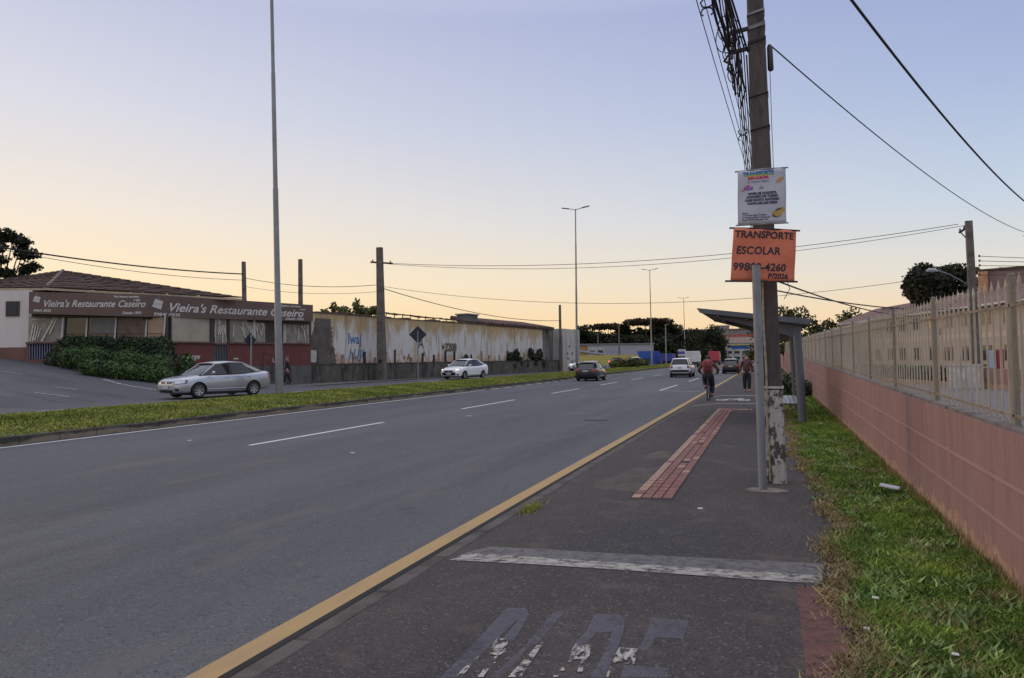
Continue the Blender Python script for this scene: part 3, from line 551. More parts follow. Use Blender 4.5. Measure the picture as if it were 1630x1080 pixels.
stick(wb,pt,0,-.05,1.05,M_grey,.009); stick(wb,pt,1,-.04,1.04,M_grey,.009)
rb=[flat('rainbow_blue',(.03,.16,.42)),flat('rainbow_green',(.15,.36,.10)),flat('rainbow_yellow',(.6,.42,.05)),flat('rainbow_red',(.55,.03,.10))]
def lt(*a,**k): return letter(wb,pt,Wd,Ht,'lettering',*a,**k)
def split_text(txt,size,u,v,ms,sx,bold,al='CENTER'):
    mb=MB(); textmesh(mb,txt,size,(0,0,0),(1,0,0),(0,1,0),0,0,al,0,sx,bold); me=bpy.data.meshes.new('x'); me.from_pydata(mb.v,[],mb.f); bm=bmesh.new(); bm.from_mesh(me)
    for k in range(1,len(ms)): bmesh.ops.bisect_plane(bm,geom=bm.verts[:]+bm.edges[:]+bm.faces[:],plane_co=(0,size*.72*k/len(ms),0),plane_no=(0,1,0))
    bm.to_mesh(me); bm.free(); mm=MB(); mm.v=[tuple(pt(u+p.co.x/Wd,v-p.co.y/Ht,.005)) for p in me.vertices]
    for f in me.polygons:
        yc=sum(me.vertices[i].co.y for i in f.vertices)/len(f.vertices); k=len(ms)-1-min(len(ms)-1,max(0,int(yc/(size*.72)*len(ms)))); mm.f.append(list(f.vertices)); mm.mi.append(k); mm.smooth.append(False)
    mm.build('heading',ms,wb)
split_text('TRANSPORTE',.068,.42,.105,[rb[0],rb[0],rb[1]],.92,.004); split_text('ESCOLAR',.062,.42,.17,[rb[2],rb[3],rb[3]],1.0,.004)
M_tx=flat('print_dark',(.05,.05,.10))
lt('R. Simone / Betina',.036,.42,.235,M_tx,align='CENTER',shear=.25)
for k,(t_,s_) in enumerate([('VIVER DE AUGUSTA',.037),('HORARIO DE TURMA',.038),('CMEI SANTO ANTONIO',.037),('SANTA DE LUIZ MELIX',.035)]): lt(t_,s_*1.06,.50,.455+.060*k,M_tx,align='CENTER',bold=.0034,sx=1.0)
for k,t_ in enumerate(['Ensino:','( ) Tio Santo Andre  Tio Bruno','( ) Tia Simone Maria  Professor Lira','Fone: 9 9174 Fundamental 1-CIC']): lt(t_,.026,.09,.80+.042*k,M_tx,bold=.001,sx=.92)
# small printed pictures: colourful letters, a waving shape and a yellow school van
def blot(pts,m_): mb=MB(); mb.add([pt(u,v,.006) for u,v in pts],[tuple(range(len(pts)))]); return mb.build('print',m_,wb)
lt('KIDS',.05,.13,.36,flat('print_purple',(.25,.10,.40)),bold=.004); lt('LER',.036,.16,.31,flat('print_pink',(.55,.08,.25)),bold=.003)
blot([(.07,.36),(.11,.33),(.13,.36),(.10,.38)],flat('print_orange',(.55,.22,.05)))
blot([(.78,.25),(.82,.20),(.90,.165),(.95,.15),(.96,.19),(.90,.24),(.82,.27)],flat('print_tan',(.50,.24,.10)))
blot([(.70,.865),(.71,.80),(.76,.755),(.86,.715),(.97,.70),(.985,.76),(.93,.80),(.90,.86),(.80,.88)],flat('van_yellow',(.48,.30,.08)))
blot([(.765,.77),(.80,.735),(.87,.72),(.96,.715),(.97,.745),(.87,.765)],flat('van_window',(.05,.06,.10)))
blot([(.70,.87),(.71,.835),(.82,.855),(.90,.83),(.90,.862),(.80,.892)],flat('van_base',(.04,.035,.05)))
blot([(.43,.345),(.48,.30),(.53,.345),(.52,.355),(.44,.355)],flat('print_grey',(.25,.25,.27)))

# ================================================================ bus shelter
M_sh=layers('shelter_steel',(.085,.095,.115),[((.13,.14,.165),2,(1,1,.4),.5,.7,.7)],rough=.45,bump=.05,spec=.5)
M_sroof=layers('shelter_roof_sheet',(.075,.065,.058),[((.16,.12,.10),3,(1,.3,1),.5,.7,.7),((.05,.05,.055),6,(1,1,1),.5,.7,.6)],rough=.55,bump=.2)
BS=tag(empty('bus_shelter',(.66,19.4,.1)),'grey steel bus shelter with a sloping cantilever roof over the pavement','bus shelter')
def bsl(mb): mb.v=[(x-.66,y-19.4,z-.1) for x,y,z in mb.v]; return mb
for y in (19.4,23.3):
    p=MB(); p.tube([(.72,y,.05),(.68,y,1.4),(.64,y,2.46)],[.10,.10,.10],20); p.cyl((.72,y,.1),.16,(0,0,1),.02,20); bsl(p).build('post',M_sh,BS)
    a=MB(); a.add([(.78,y-.04,2.50),(.78,y+.04,2.50),(-1.45,y+.04,2.86),(-1.45,y-.04,2.86),(.56,y-.04,2.22),(.56,y+.04,2.22),(-1.45,y+.04,2.80),(-1.45,y-.04,2.80)],[(0,1,2,3),(7,6,5,4),(0,3,7,4),(1,5,6,2),(0,4,5,1),(3,2,6,7)]); bsl(a).build('roof_bracket',M_sh,BS)
for k in range(4):
    x0,x1=-1.66+.66*k,-1.66+.66*(k+1)+.03
    zf=lambda x: 2.96-(x+1.66)*.133
    r=MB(); y0,y1=19.1,24.2-.0*k
    r.add([(x0,y0,zf(x0)),(x1,y0,zf(x1)),(x1,y1,zf(x1)),(x0,y1,zf(x0)),(x0,y0,zf(x0)-.05),(x1,y0,zf(x1)-.02),(x1,y1,zf(x1)-.02),(x0,y1,zf(x0)-.05)],[(0,1,2,3),(7,6,5,4),(0,4,5,1),(1,5,6,2),(2,6,7,3),(3,7,4,0)]); bsl(r).build('roof_panel',M_sroof,BS)
for y in (19.08,24.2):
    fz=MB(); fz.add([(-1.70,y-.02,2.985),(1.0,y-.02,2.625),(1.0,y+.02,2.625),(-1.70,y+.02,2.985),(-1.62,y-.02,2.86),(.9,y-.02,2.50),(.9,y+.02,2.50),(-1.62,y+.02,2.86)],[(0,1,2,3),(7,6,5,4),(0,4,5,1),(1,5,6,2),(2,6,7,3),(3,7,4,0)]); bsl(fz).build('fascia',M_sh,BS)
for x in (-1.2,-.5,.2): b=MB(); z=2.96-(x+1.66)*.133-.10; b.bar((x,19.12,z),(x,24.16,z),.06,.09); bsl(b).build('purlin',M_sh,BS)
M_seat=mat('bench_perforated',(.45,.47,.55),.45,.08,12,metal=.3)
bn=MB()
for k in range(4): bn.box(.24+.115*k,19.6,.575,.24+.115*k+.10,23.1,.60)
bsl(bn).build('bench',M_seat,BS)
for z,x in ((.80,.70),(.95,.69),(1.10,.68)): b=MB(); b.tube([(x,19.4,z),(x,23.3,z)],.02,8); bsl(b).build('back_rail',M_sh,BS)
for y in (19.7,23.0): b=MB(); b.bar((.24,y,.56),(.70,y,.56),.04,.03); bsl(b).build('seat_support',M_sh,BS)
st=MB(); st.bar((.62,19.4,2.2),(.5,21.2,2.42),.03); bsl(st).build('strut',mat('rusty_strut',(.2,.14,.11),.8),BS)

# ================================================================ street lamps on the median
M_lamp=mat('lamp_post_galvanised',(.23,.235,.24),.5,.15,1.2,metal=.3)
def lamp(base,top,label,r0=.15,r1=.06):
    b=Vector(base); t=Vector(top)-b; o=tag(empty('street_lamp',base),label,'street lamp','tall street lamps along the median')
    n=[0,.22,.225,.5,.505,.78,.785,1]; rr=[r0,r0*.93,r0*.80,r0*.72,r0*.62,r0*.55,r0*.48,r1]
    s_=MB(); s_.tube([t*k for k in n],rr,12); s_.build('mast',M_lamp,o)
    for sgn in (-1,1):
        a=MB(); a.tube([t-Vector((0,0,.15)),t+Vector((sgn*.35,0,0)),t+Vector((sgn*.75,0,.07))],.04,6); a.build('arm',M_lamp,o)
        h=MB(); h.bar(t+Vector((sgn*.7,0,.07)),t+Vector((sgn*1.55,0,.22)),.26,.09); bevel(h.build('lamp_head',flat('lamp_head_grey',(.12,.12,.13),.5),o),.02,1)
    f=MB(); f.cyl((0,0,-.05),r0*1.5,(0,0,1),.07,14); f.build('base_plate',M_grey,o)
    return o
lamp((-19.9,26.86,.30),(-19.79,26.1,18.0),'nearest tall tapered street lamp, standing beside the silver car',.16,.07)
lamp((-19.9,78.9,.35),(-19.62,78.25,18.06),'street lamp with twin heads above the dark hatchback')
lamp((-20.7,139,.3),(-20.68,138.3,18.04),'twin headed street lamp in front of the pale warehouse')
lamp((-22.0,209.5,.3),(-22.07,208.8,18.02),'furthest twin headed street lamp before the dark trees')
# road sign poles seen from behind
def diamond(base,ztop,half,rz,label):
    o=tag(empty('road_sign',base,rz),label,'road sign'); p=MB(); p.tube([(0,0,-.1),(0,0,ztop-base[2])],.045,8); p.build('pole',M_lamp,o)
    d=MB(); zc=ztop-base[2]-.25; d.add([(-half,.06,zc),(0,.06,zc-half),(half,.06,zc),(0,.06,zc+half),(-half,.075,zc),(0,.075,zc-half),(half,.075,zc),(0,.075,zc+half)],[(0,1,2,3),(7,6,5,4),(0,4,5,1),(1,5,6,2),(2,6,7,3),(3,7,4,0)])
    bevel(d.build('plate',mat('sign_back_black',(.016,.02,.032),.55,.2,8),o),.01,1); return o
diamond((-22.46,45.3,.28),3.75,.60,R(26),'black backed diamond road sign on a pole before the stained wall')
diamond((-25.0,31.4,.4),3.15,.38,R(75),'smaller black backed diamond road sign behind the silver car')
# ================================================================ buildings
class Fr:
    """local frame along a wall line a->b; s metres along, o metres out towards the street"""
    def __init__(s,a,b,org=(0,0,0)): s.a=Vector((*a,0)); s.d=(Vector((*b,0))-s.a); s.L=s.d.length; s.d/=s.L; s.n=Vector((s.d.y,-s.d.x,0)); s.org=Vector(org)
    def p(s,t,o,z): return s.a+s.d*t+s.n*o+Vector((0,0,z))-s.org
    def box(s,mb,t0,t1,o0,o1,z0,z1,mi=0):
        vs=[s.p(t,o,z) for z in (z0,z1) for t,o in ((t0,o1),(t1,o1),(t1,o0),(t0,o0))]
        mb.add(vs,[(3,2,1,0),(4,5,6,7),(0,1,5,4),(1,2,6,5),(2,3,7,6),(3,0,4,7)],mi); return mb
    def bar(s,mb,a,b,w_,d_=None,mi=0): mb.bar(s.p(*a),s.p(*b),w_,d_,mi,up=s.n); return mb
M_red=layers('maroon_wall',(.155,.055,.05),[((.20,.085,.075),1.5,(1,1,1),.5,.7,.7),((.09,.035,.03),2.5,(3,3,.5),.55,.75,.7)],bump=.3)
M_brn=layers('brown_base_paint',(.17,.09,.075),[((.23,.135,.11),1.2,(1,1,1),.5,.7,.7),((.10,.06,.05),2.5,(2,2,1),.55,.75,.7)],bump=.3)
M_cream=layers('cream_wall',(.62,.58,.54),[((.50,.46,.42),1.3,(2,2,.4),.5,.75,.7),((.52,.48,.44),.8,(1,1,1),.5,.7,.5)],bump=.15)
M_plinth=layers('stained_plinth',(.125,.125,.12),[((.05,.055,.05),1.2,(2,2,.6),.45,.65,.8),((.20,.17,.15),2.5,(1,1,1),.55,.7,.7)],bump=.5)
def glassmat(name,col,rough=.06): 
    M=mat(name,col,rough,.3,.8,spec=.7); return M
M_gl=glassmat('dark_window_glass',(.045,.05,.055)); M_alu=flat('white_aluminium',(.50,.50,.48),.5); M_dkf=mat('dark_frame',(.06,.045,.04),.7)
M_plas=mat('crumpled_plastic_film',(.22,.20,.17),.35,.3,2,spec=.6); M_fold=mat('plastic_fold',(.55,.52,.44),.4,.15,6)
M_sign=layers('sign_brown_vinyl',(.118,.077,.066),[((.16,.105,.09),.35,(1,1,1),.45,.65,.8),((.10,.062,.058),.9,(1,1,2),.55,.7,.6)],rough=.5,bump=0,spec=.4)
M_let=flat('sign_lettering',(.56,.53,.50),.6)
o0=(-30.9,31.7,.3)
RES=tag(empty('restaurant',o0),'low maroon corner restaurant with a long brown sign and hipped tile roof','restaurant')
f1=Fr((-35.3,29.27),(-30.9,31.7),o0); f2=Fr((-30.9,31.7),(-28.05,41.1),o0); f0=Fr((-36.9,28.45),(-35.3,29.27),o0); fl_=Fr((-43.6,26.2),(-36.9,28.75),o0)
# core volume
core=MB(); poly=[(-36.9,28.9),(-35.3,29.6),(-31.05,31.95),(-28.3,41.1),(-33,44.5),(-42,38)]
core.prism([(x-o0[0],y-o0[1]) for x,y in poly],-.4,4.5); core.build('wall',mat('interior_dim',(.13,.11,.095),.9,.4,.6),RES)
def piece(fr,name,mtr,*bs):
    mb=MB()
    for b in bs: fr.box(mb,*b)
    return mb.build(name,mtr,RES)
# facade two (towards the street): plinth, red wall, sill, windows
L2=f2.L
gt0,gt1=.298*L2,.392*L2
piece(f2,'plinth',M_plinth,(0,L2,-.3,.04,0,1.52)); 
piece(f2,'lower_wall',M_red,(0,gt0,-.2,0,1.524,2.86),(gt1,L2,-.2,0,1.524,2.86))
piece(f2,'window_sill',mat('sill_brown',(.13,.075,.06),.8,.3,3),(0,gt0,-.1,.10,2.862,2.95),(gt1,L2,-.1,.10,2.862,2.95),(gt0+.02,gt1-.02,-.1,.06,2.80,2.86))
win=[(.04,.28,M_fold,'cream_blind_window'),(.30,.39,M_plas,'film'),(.40,.57,M_plas,'w'),(.575,.65,M_plas,'w'),(.66,.79,M_gl,'w'),(.80,.985,M_plas,'w')]
M_blind=mat('cream_blind',(.33,.30,.235),.35,.12,1.5,spec=.6)
for k,(a,b,m_,nm) in enumerate(win):
    zz0=2.96 if k!=1 else 2.87
    pane=MB(); f2.box(pane,a*L2,b*L2,-.12,-.06,zz0,4.40); w_=pane.build('window',{0:M_blind}.get(k,m_),RES)
    fr=MB(); f2.box(fr,a*L2-.03,a*L2+.04,-.06,-.01,zz0,4.40); f2.box(fr,b*L2-.04,b*L2+.03,-.06,-.01,zz0,4.40); fr.build('frame',M_dkf if k<2 else M_alu,w_)
    if m_ is M_plas or k==1:
        fo=MB()
        for j in range(9):
            t=a*L2+(b-a)*L2*random.random(); z1=4.35-random.random()*.5; l_=.4+random.random()*.7; dx=random.uniform(-.1,.55)
            f2.bar(fo,(t,-.035,z1),(min(b*L2-.03,t+dx),-.035,max(zz0+.05,z1-l_)),.035+.03*random.random(),.02)
        fo.build('fold',M_fold,w_)
for t in (.012,.285,.395,.655,.993): 
    ps=MB(); f2.box(ps,t*L2-.06,t*L2+.06,-.04,.05,2.952,4.42); ps.build('pillar',M_dkf,RES)
dg=MB(); f2.box(dg,gt0,gt1,-.16,-.10,1.524,2.8); d_=dg.build('door',flat('door_void',(.02,.02,.022),.8),RES)
gb=MB()
for j in range(9): t=gt0+.05+(gt1-gt0-.1)*j/8; f2.bar(gb,(t,-.03,1.55),(t,-.03,2.78),.022)
gb.build('bars',mat('gate_bars',(.22,.22,.23),.6),d_)
rl=MB(); f2.bar(rl,(.60*L2,.5,2.35),(.80*L2,.5,1.45),.05); f2.bar(rl,(.60*L2,.5,2.35),(.60*L2,.5,1.2),.05); f2.bar(rl,(.60*L2,.5,1.95),(.78*L2,.5,1.10),.03); f2.bar(rl,(.80*L2,.5,1.45),(.80*L2,.5,.6),.05); rl.build('stair_rail',M_dkf,RES)
gf=MB(); textmesh(gf,'Jorge',.42,f2.p(.12*L2,.012,1.98),f2.d,UPZ,shear=.3,bold=.012); textmesh(gf,'L',.40,f2.p(.70*L2,.012,1.75),f2.d,UPZ,bold=.01); textmesh(gf,'lA"',.5,f2.p(.0*L2,.012,2.05),f2.d,UPZ,shear=.2,bold=.012); textmesh(gf,'~',.5,f2.p(.43*L2,.012,1.85),f2.d,UPZ,bold=.02)
gf.build('graffiti',worn('graffiti_white',(.5,.47,.45),.8,20),RES)
# facade one: glazed front above the ivy
L1_=f1.L
piece(f1,'lower_wall',M_red,(0,L1_,-.2,0,1.0,2.86))
piece(f1,'window_sill',M_alu,(0,L1_,-.1,.08,2.862,2.93))
fr_=[0,.226,.51,.816,1.02]
mats1=[M_gl,M_gl,mat('brown_board_window',(.14,.10,.075),.5,.3,2),mat('painted_sunset_window',(.20,.20,.22),.1,.4,.6,col2=(.38,.24,.14),spec=.7)]  # last pane has a warm sunset reflection painted into its colour
for k in range(4):
    a,b=fr_[k]*L1_+.06,min(fr_[k+1],1)*L1_-.06; pane=MB(); f1.box(pane,a,b,-.14,-.08,2.94,4.42); w_=pane.build('window',mats1[k],RES)
    h=MB(); f1.box(h,a,b,-.079,-.05,3.36,3.39); h.build('frame',M_dkf,w_)
bl=MB(); f1.box(bl,.27*L1_,.50*L1_,-.0795,-.06,3.4,4.2); bl.build('blind',mat('grey_blind',(.13,.13,.125),.4),RES)
for t in fr_: ps=MB(); t_=min(t,1.0)*L1_; f1.bar(ps,(t_-.03,.0,2.94),(t_+.05,.0,4.45),.07); ps.build('mullion',M_alu,RES)
dp=MB(); f1.bar(dp,(-.05,.10,2.5),(.05,.10,4.45),.08); dp.build('downpipe',M_alu,RES)
# slanted entrance bay with draped film over a barred opening
L0_=f0.L
piece(f0,'lower_wall',M_brn,(0,L0_,-.2,0,1.0,2.05),(1.30,L0_,-.2,0,2.052,2.88),(0,.12,-.2,0,2.052,2.88))
piece(f0,'window_sill',mat('sill_brown',(.13,.075,.06),.8,.3,3),(0,L0_,-.1,.10,2.882,2.96))
pane=MB(); f0.box(pane,.05,L0_-.05,-.16,-.10,2.962,4.42); w_=pane.build('window',M_plas,RES)
fo=MB()
for j,(t0,z0,t1,z1,ww) in enumerate([(.15,3.0,.30,3.9,.07),(.27,3.0,.42,3.85,.07),(.38,3.05,.55,3.8,.06),(.5,3.1,.66,3.7,.05),(.72,3.0,1.35,4.3,.09),(1.1,3.4,1.5,4.35,.08),(.1,4.35,.35,4.25,.05),(.8,4.2,1.1,4.38,.04),(.2,4.15,1.3,4.13,.02)]): f0.bar(fo,(t0,-.06,z0),(t1,-.06,z1),ww,.02)
fo.build('fold',M_fold,w_)
vo=MB(); f0.box(vo,.12,1.30,-.2,-.15,2.052,2.88); v_=vo.build('cellar_window',flat('cellar_void',(.02,.025,.05),.8),RES)
gb=MB()
for j in range(10): t=.16+1.1*j/9; f0.bar(gb,(t,-.04,2.06),(t,-.04,2.87),.035)
gb.build('bars',mat('blue_grey_bars',(.20,.22,.30),.6),v_)
stp=MB(); f0.box(stp,.1,1.6,.0,.55,1.2,1.52); f0.box(stp,-.2,1.9,.55,.95,1.2,1.42); stp.build('step',mat('step_concrete',(.23,.17,.12),.9,.3,3,bump=.4),RES)
# left wing
Lw=fl_.L
piece(fl_,'side_wall',M_cream,(0,Lw,-.2,0,2.70,5.72)); piece(fl_,'side_wall',M_brn,(0,Lw,-.2,.03,1.0,2.696))
piece(fl_,'return_wall',M_cream,(Lw-.25,Lw+.0,-3,-.2,2.7,5.72)); 
v=MB(); fl_.box(v,Lw-1.35,Lw-.65,.0,.06,4.35,5.15); v_=v.build('small_window',M_dkf,RES); x=MB(); fl_.box(x,Lw-1.27,Lw-.75,.061,.08,4.43,5.07); x.build('shutter',flat('shutter_dark',(.03,.03,.03)),v_)
# fascia sign in two runs following the facades
c0=Vector((-31.3,30.95,0)); sA=Fr((-36.18,28.0),(c0.x,c0.y),o0); sB=Fr((c0.x,c0.y),(-27.55,40.6),o0)
def signrun(fr,z0,z1,z0b,z1b):
    mb=MB(); vs=[fr.p(0,0,z0),fr.p(fr.L,0,z0b),fr.p(fr.L,0,z1b),fr.p(0,0,z1),fr.p(0,-.35,z0),fr.p(fr.L,-.35,z0b),fr.p(fr.L,-.35,z1b),fr.p(0,-.35,z1)]
    mb.add(vs,[(0,1,2,3),(7,6,5,4),(0,4,5,1),(1,5,6,2),(2,6,7,3),(3,7,4,0)]); return mb.build('fascia_sign',M_sign,RES)
s1=signrun(sA,4.42,5.55,4.25,5.45); s2=signrun(sB,4.25,5.45,4.32,5.38)
sof=MB(); sA.box(sof,0,sA.L,-.6,-.352,4.25,4.46); sB.box(sof,0,sB.L,-.6,-.352,4.15,4.5); sof.build('soffit',M_dkf,RES)
def signtext(parent,fr,txt,size,t,z,shear=.32,sx=1,bold=.006,slope=0):
    mb=MB(); u=(fr.d+Vector((0,0,slope))).normalized(); textmesh(mb,txt,size,fr.p(t,.008,z),u,UPZ,0,shear,'LEFT',0,sx,bold); return mb.build('lettering',M_let,parent)
def deco(parent,fr,t,z,s):
    mb=MB(); q=[(-.5,-.28),(.30,-.5),(.50,.22),(-.22,.45)]; mb.add([fr.p(t+a*s,.008,z+b*s) for a,b in q],[(0,1,2,3)]); 
    for a,b,c,d in ((-.25,.52,.40,.30),(-.05,.72,.1,.5),(.1,.5,.14,.62)): mb.bar(fr.p(t+a*s,.012,z+b*s),fr.p(t+c*s,.012,z+d*s),.035,.006)
    mb.build('cooking_pot_emblem',M_let,parent)
    ln=MB(); ln.bar(fr.p(t-.45*s,.014,z-.02*s),fr.p(t+.46*s,.014,z+.0*s),.03,.004); ln.build('emblem_line',M_sign,parent)
k1=sA.L/sA.L
signtext(s1,sA,"Vieira's Restaurante Caseiro",.50,.62,4.78,.35,.86,.008)
deco(s1,sA,.36,5.18,.38); signtext(s1,sA,'99841-8335',.17,.22,4.52,.1,1); signtext(s1,sA,'Desde 1993',.19,sA.L-1.25,4.40,.25,1)
signtext(s1,sA,'Nao fazemos marmitex',.15,sA.L-1.65,5.28,.1,.85); signtext(s1,sA,'a mais',.13,sA.L-.7,5.12,.1,1)
signtext(s2,sB,"Vieira's Restaurante Caseiro",.66,1.02,4.60,.35,1.13,.012,-.002)
deco(s2,sB,.52,4.98,.60); signtext(s2,sB,'99841-8335',.24,.30,4.33,.1,1.25); signtext(s2,sB,'Desde 1993',.20,sB.L-2.0,4.38,.25,1.3)
signtext(s2,sB,'Nao fazemos marmitex',.17,sB.L-2.7,5.18,.1,1.1); signtext(s2,sB,'a mais',.14,sB.L-1.0,5.02,.1,1.2)
# hipped tile roof
M_tile=layers('clay_roof_tile',(.095,.062,.052),[((.15,.10,.08),1.4,(1,1,1),.5,.7,.7),((.045,.03,.028),2.2,(1,1,1),.5,.7,.7)],bump=.3,bscale=5)
t_=M_tile.node_tree; wv=nn(t_,'ShaderNodeTexWave'); wv.inputs['Scale'].default_value=1.1; wv.inputs['Distortion'].default_value=1.5; wv.bands_direction='Z'; bp2=nn(t_,'ShaderNodeBump'); bp2.inputs['Strength'].default_value=.9; bp2.inputs['Distance'].default_value=.08
tcn=nn(t_,'ShaderNodeTexCoord'); t_.links.new(tcn.outputs['Object'],wv.inputs[0]); t_.links.new(wv.outputs[1],bp2.inputs['Height']); t_.links.new(bp2.outputs[0],t_.nodes['Principled BSDF'].inputs['Normal'])
RP=Vector((-40.39,33.41,7.46)); RK=Vector((-36.02,28.85,5.88)); RR=Vector((-28.83,35.39,5.52)); RL0=Vector((-43.06,28.31,6.07)); RB=Vector((-50.74,47.83,7.51))
rf=MB(); n=26
def tri_roof(a,b,c,rows=9):
    """tile courses: stepped strips from eave a-b up to the apex c"""
    a,b,c=map(Vector,(a,b,c)); nr=(b-a).cross(c-a).normalized(); nr=nr if nr.z>0 else -nr
    for k in range(rows*2):
        u0,u1=k/(rows*2),(k+1)/(rows*2); st=.03
        p0,p1=a.lerp(c,u0)+nr*st,b.lerp(c,u0)+nr*st; q0,q1=a.lerp(c,u1),b.lerp(c,u1)
        cols=14; 
        for j in range(cols):
            w0,w1=j/cols,(j+1)/cols; hmp=nr*(.02*((j+k)%2)+random.uniform(0,.015))
            rf.add([p0.lerp(p1,w0)+hmp,p0.lerp(p1,w1)+hmp,q0.lerp(q1,w1)+hmp,q0.lerp(q1,w0)+hmp,p0.lerp(p1,w0)-nr*.05,p0.lerp(p1,w1)-nr*.05],[(0,1,2,3),(4,5,1,0)])
og=Vector(o0)
tri_roof(RL0-og,RK-og,RP-og); tri_roof(RK-og,RR-og,RP-og); tri_roof(RR-og,RB-og,RP-og); tri_roof(RB-og,RL0-og,RP-og)
rr_=rf.build('roof',M_tile,RES)
hip=MB(); hip.tube([RK-og,RP-og],.10,8); hip.build('ridge',mat('ridge_mortar',(.14,.11,.10),.9,.3,4),rr_)
ev=MB(); ev.bar(RK-og-Vector((0,0,.12)),RR-og-Vector((0,0,.12)),.10,.12); ev.bar(RL0-og-Vector((0,0,.12)),RK-og-Vector((0,0,.12)),.10,.12); ev.build('eave',mat('eave_cream',(.40,.33,.24),.8),RES)

# ivy and low shrubs on the corner
M_ivy=mat('ivy_leaf',(.022,.045,.018),.6,.4,2,col2=(.045,.08,.028),island=.5,spec=.4); M_shrub=mat('shrub_leaf',(.035,.075,.018),.6,.4,2,col2=(.07,.13,.03),island=.5,spec=.4)
bl=[]
for k in range(16):
    t=k/15; p=f1.p(t*L1_*1.0+.15,.28,0)+Vector(o0); bl.append((p.x,p.y,2.25+.10*sin(k*2.3),.62,.5,.92))
for k in range(8): p=f1.p(.4+k*.4,.45,0)+Vector(o0); bl.append((p.x,p.y,2.85+.12*sin(k*1.9),.42,.3,.30))
for k in range(8): p=f1.p(-.2+k*.45,.5,0)+Vector(o0); bl.append((p.x,p.y,2.0,.5,.5,.5))
tag(leaves('ivy',bl,26000,.058,M_ivy,3,.75),'dense dark ivy covering the wall under the restaurant windows','ivy')
bl=[]
for k in range(18):
    t=k/17; x=-33.9+t*4.6; y=28.7+t*1.4+.5*sin(k); bl.append((x,y,zlot(x,y)+.55+.12*sin(k*1.7),.75,.75,.62))
for k in range(10):
    t=k/9; x=-31.6+t*3.2; y=27.7+t*1.3; bl.append((x,y,zlot(x,y)+.35,.6,.55,.45))
tag(leaves('low_shrub',bl,28000,.055,M_shrub,5,.7),'bright green spreading shrub in front of the ivy and behind the silver car','shrub')
bl=[(-29.9,32.2,1.2+.2*k,.5-.04*k,.6,.3) for k in range(5)]
tag(leaves('straggly_bush',bl,500,.09,M_shrub,8,.2),'thin straggly bush by the white scribble on the maroon wall','shrub')

# ---------------------------------------------------------------- derelict painted wall on its retaining wall
RW=Fr((-28.2,41.0),(-22.67,82.48)); Lr=RW.L
M_ret=layers('retaining_stained',(.105,.095,.08),[((.20,.17,.15),1.0,(1.2,1.2,1.6),.52,.68,.8),((.035,.035,.032),.9,(2,2,.5),.47,.62,.85),((.17,.12,.085),1.7,(1,1,1),.56,.7,.6),((.06,.065,.04),3,(1,1,1),.55,.7,.5)],bump=.6,bscale=20)
M_old=layers('derelict_wall_paint',(.60,.58,.55),[((.45,.31,.14),.8,(1.0,1.0,.4),.45,.60,.9,.9,3.8),((.40,.30,.17),1.0,(1.6,1.6,.35),.52,.64,.75),((.22,.19,.17),1.1,(2.6,2.6,.28),.55,.68,.75),((.15,.13,.11),1.7,(1,1,.8),.64,.74,.7),((.44,.24,.12),1.3,(1,1,.6),.55,.66,.7,1.7,-.3),((.045,.04,.035),1.5,(3.2,3.2,.7),.69,.75,.95,1.0,-.2),((.6,.57,.52),2.3,(1.4,1.4,.25),.6,.7,.6)],bump=.35,bscale=12)
RWo=tag(empty('retaining_wall',tuple(RW.a+Vector((0,0,.2)))),'dark stained concrete retaining wall along the left pavement','wall'); RW.org=Vector(RWo.location)
mb=MB(); RW.box(mb,-.3,Lr,-1.0,0,0,1.52); mb.build('wall_face',M_ret,RWo)
mb=MB(); RW.box(mb,-.3,Lr,-.5,.02,1.523,1.60); mb.build('coping',mat('mossy_coping',(.05,.05,.035),.95,.4,4,bump=.5),RWo)
DW=tag(empty('derelict_wall',tuple(RW.a+Vector((0,0,1.6)))),'peeling white and ochre painted factory wall behind the retaining wall','wall'); RW.org=Vector(DW.location)
def ztop(t): return 4.98+.010*t/Lr*10
mb=MB(); RW.box(mb,-.5,Lr*.905,-.9,-.5,1.3,5.0); mb.build('wall_face',M_old,DW)
mb=MB()
for k in range(60): t=-.5+k*(Lr*.905+.5)/60; RW.box(mb,t,t+(Lr*.905+.5)/60-.01,-.95,-.45,5.003,5.05+random.random()**2*.14)
mb.build('coping',mat('wall_top_dark',(.10,.075,.06),.95,.4,2,bump=.6),DW)
mb=MB()
for t in (8.2,16.5,24.6,31.0): RW.box(mb,t,t+.35,-.5,-.44,1.6,4.98)
mb.build('pilaster',M_old,DW)
# bricked patch where the render fell off
pt_=[(.5,1.62),(.0,1.9),(-.02,2.5),(.35,2.95),(.75,3.1),(1.05,3.8),(1.25,4.65),(2.75,4.65),(2.85,3.9),(2.95,3.4),(2.9,2.9),(3.2,2.4),(3.35,1.62)]
br=MB(); br.add([RW.p(t,-.49,z) for t,z in pt_]+[RW.p(t,-.52,z) for t,z in pt_],[tuple(range(len(pt_)))]+[(i,i+len(pt_),(i+1)%len(pt_)+len(pt_),(i+1)%len(pt_)) for i in range(len(pt_))])
br.build('exposed_rubble',mat('exposed_rubble',(.13,.10,.085),.95,.4,1.5,bump=.8,bscale=8),DW)
bk=MB()
def inside(x,z):
    c=False; n=len(pt_)
    for i in range(n):
        (x1,z1),(x2,z2)=pt_[i],pt_[(i+1)%n]
        if (z1>z)!=(z2>z) and x<(x2-x1)*(z-z1)/(z2-z1)+x1: c=not c
    return c
for r in range(22):
    for c in range(14):
        x=.0+c*.27+(.135 if r%2 else 0); z=1.64+r*.145
        if inside(x+.12,z+.06): RW.box(bk,x,x+.25,-.49,-.468+random.uniform(-.012,.008),z,z+.125)
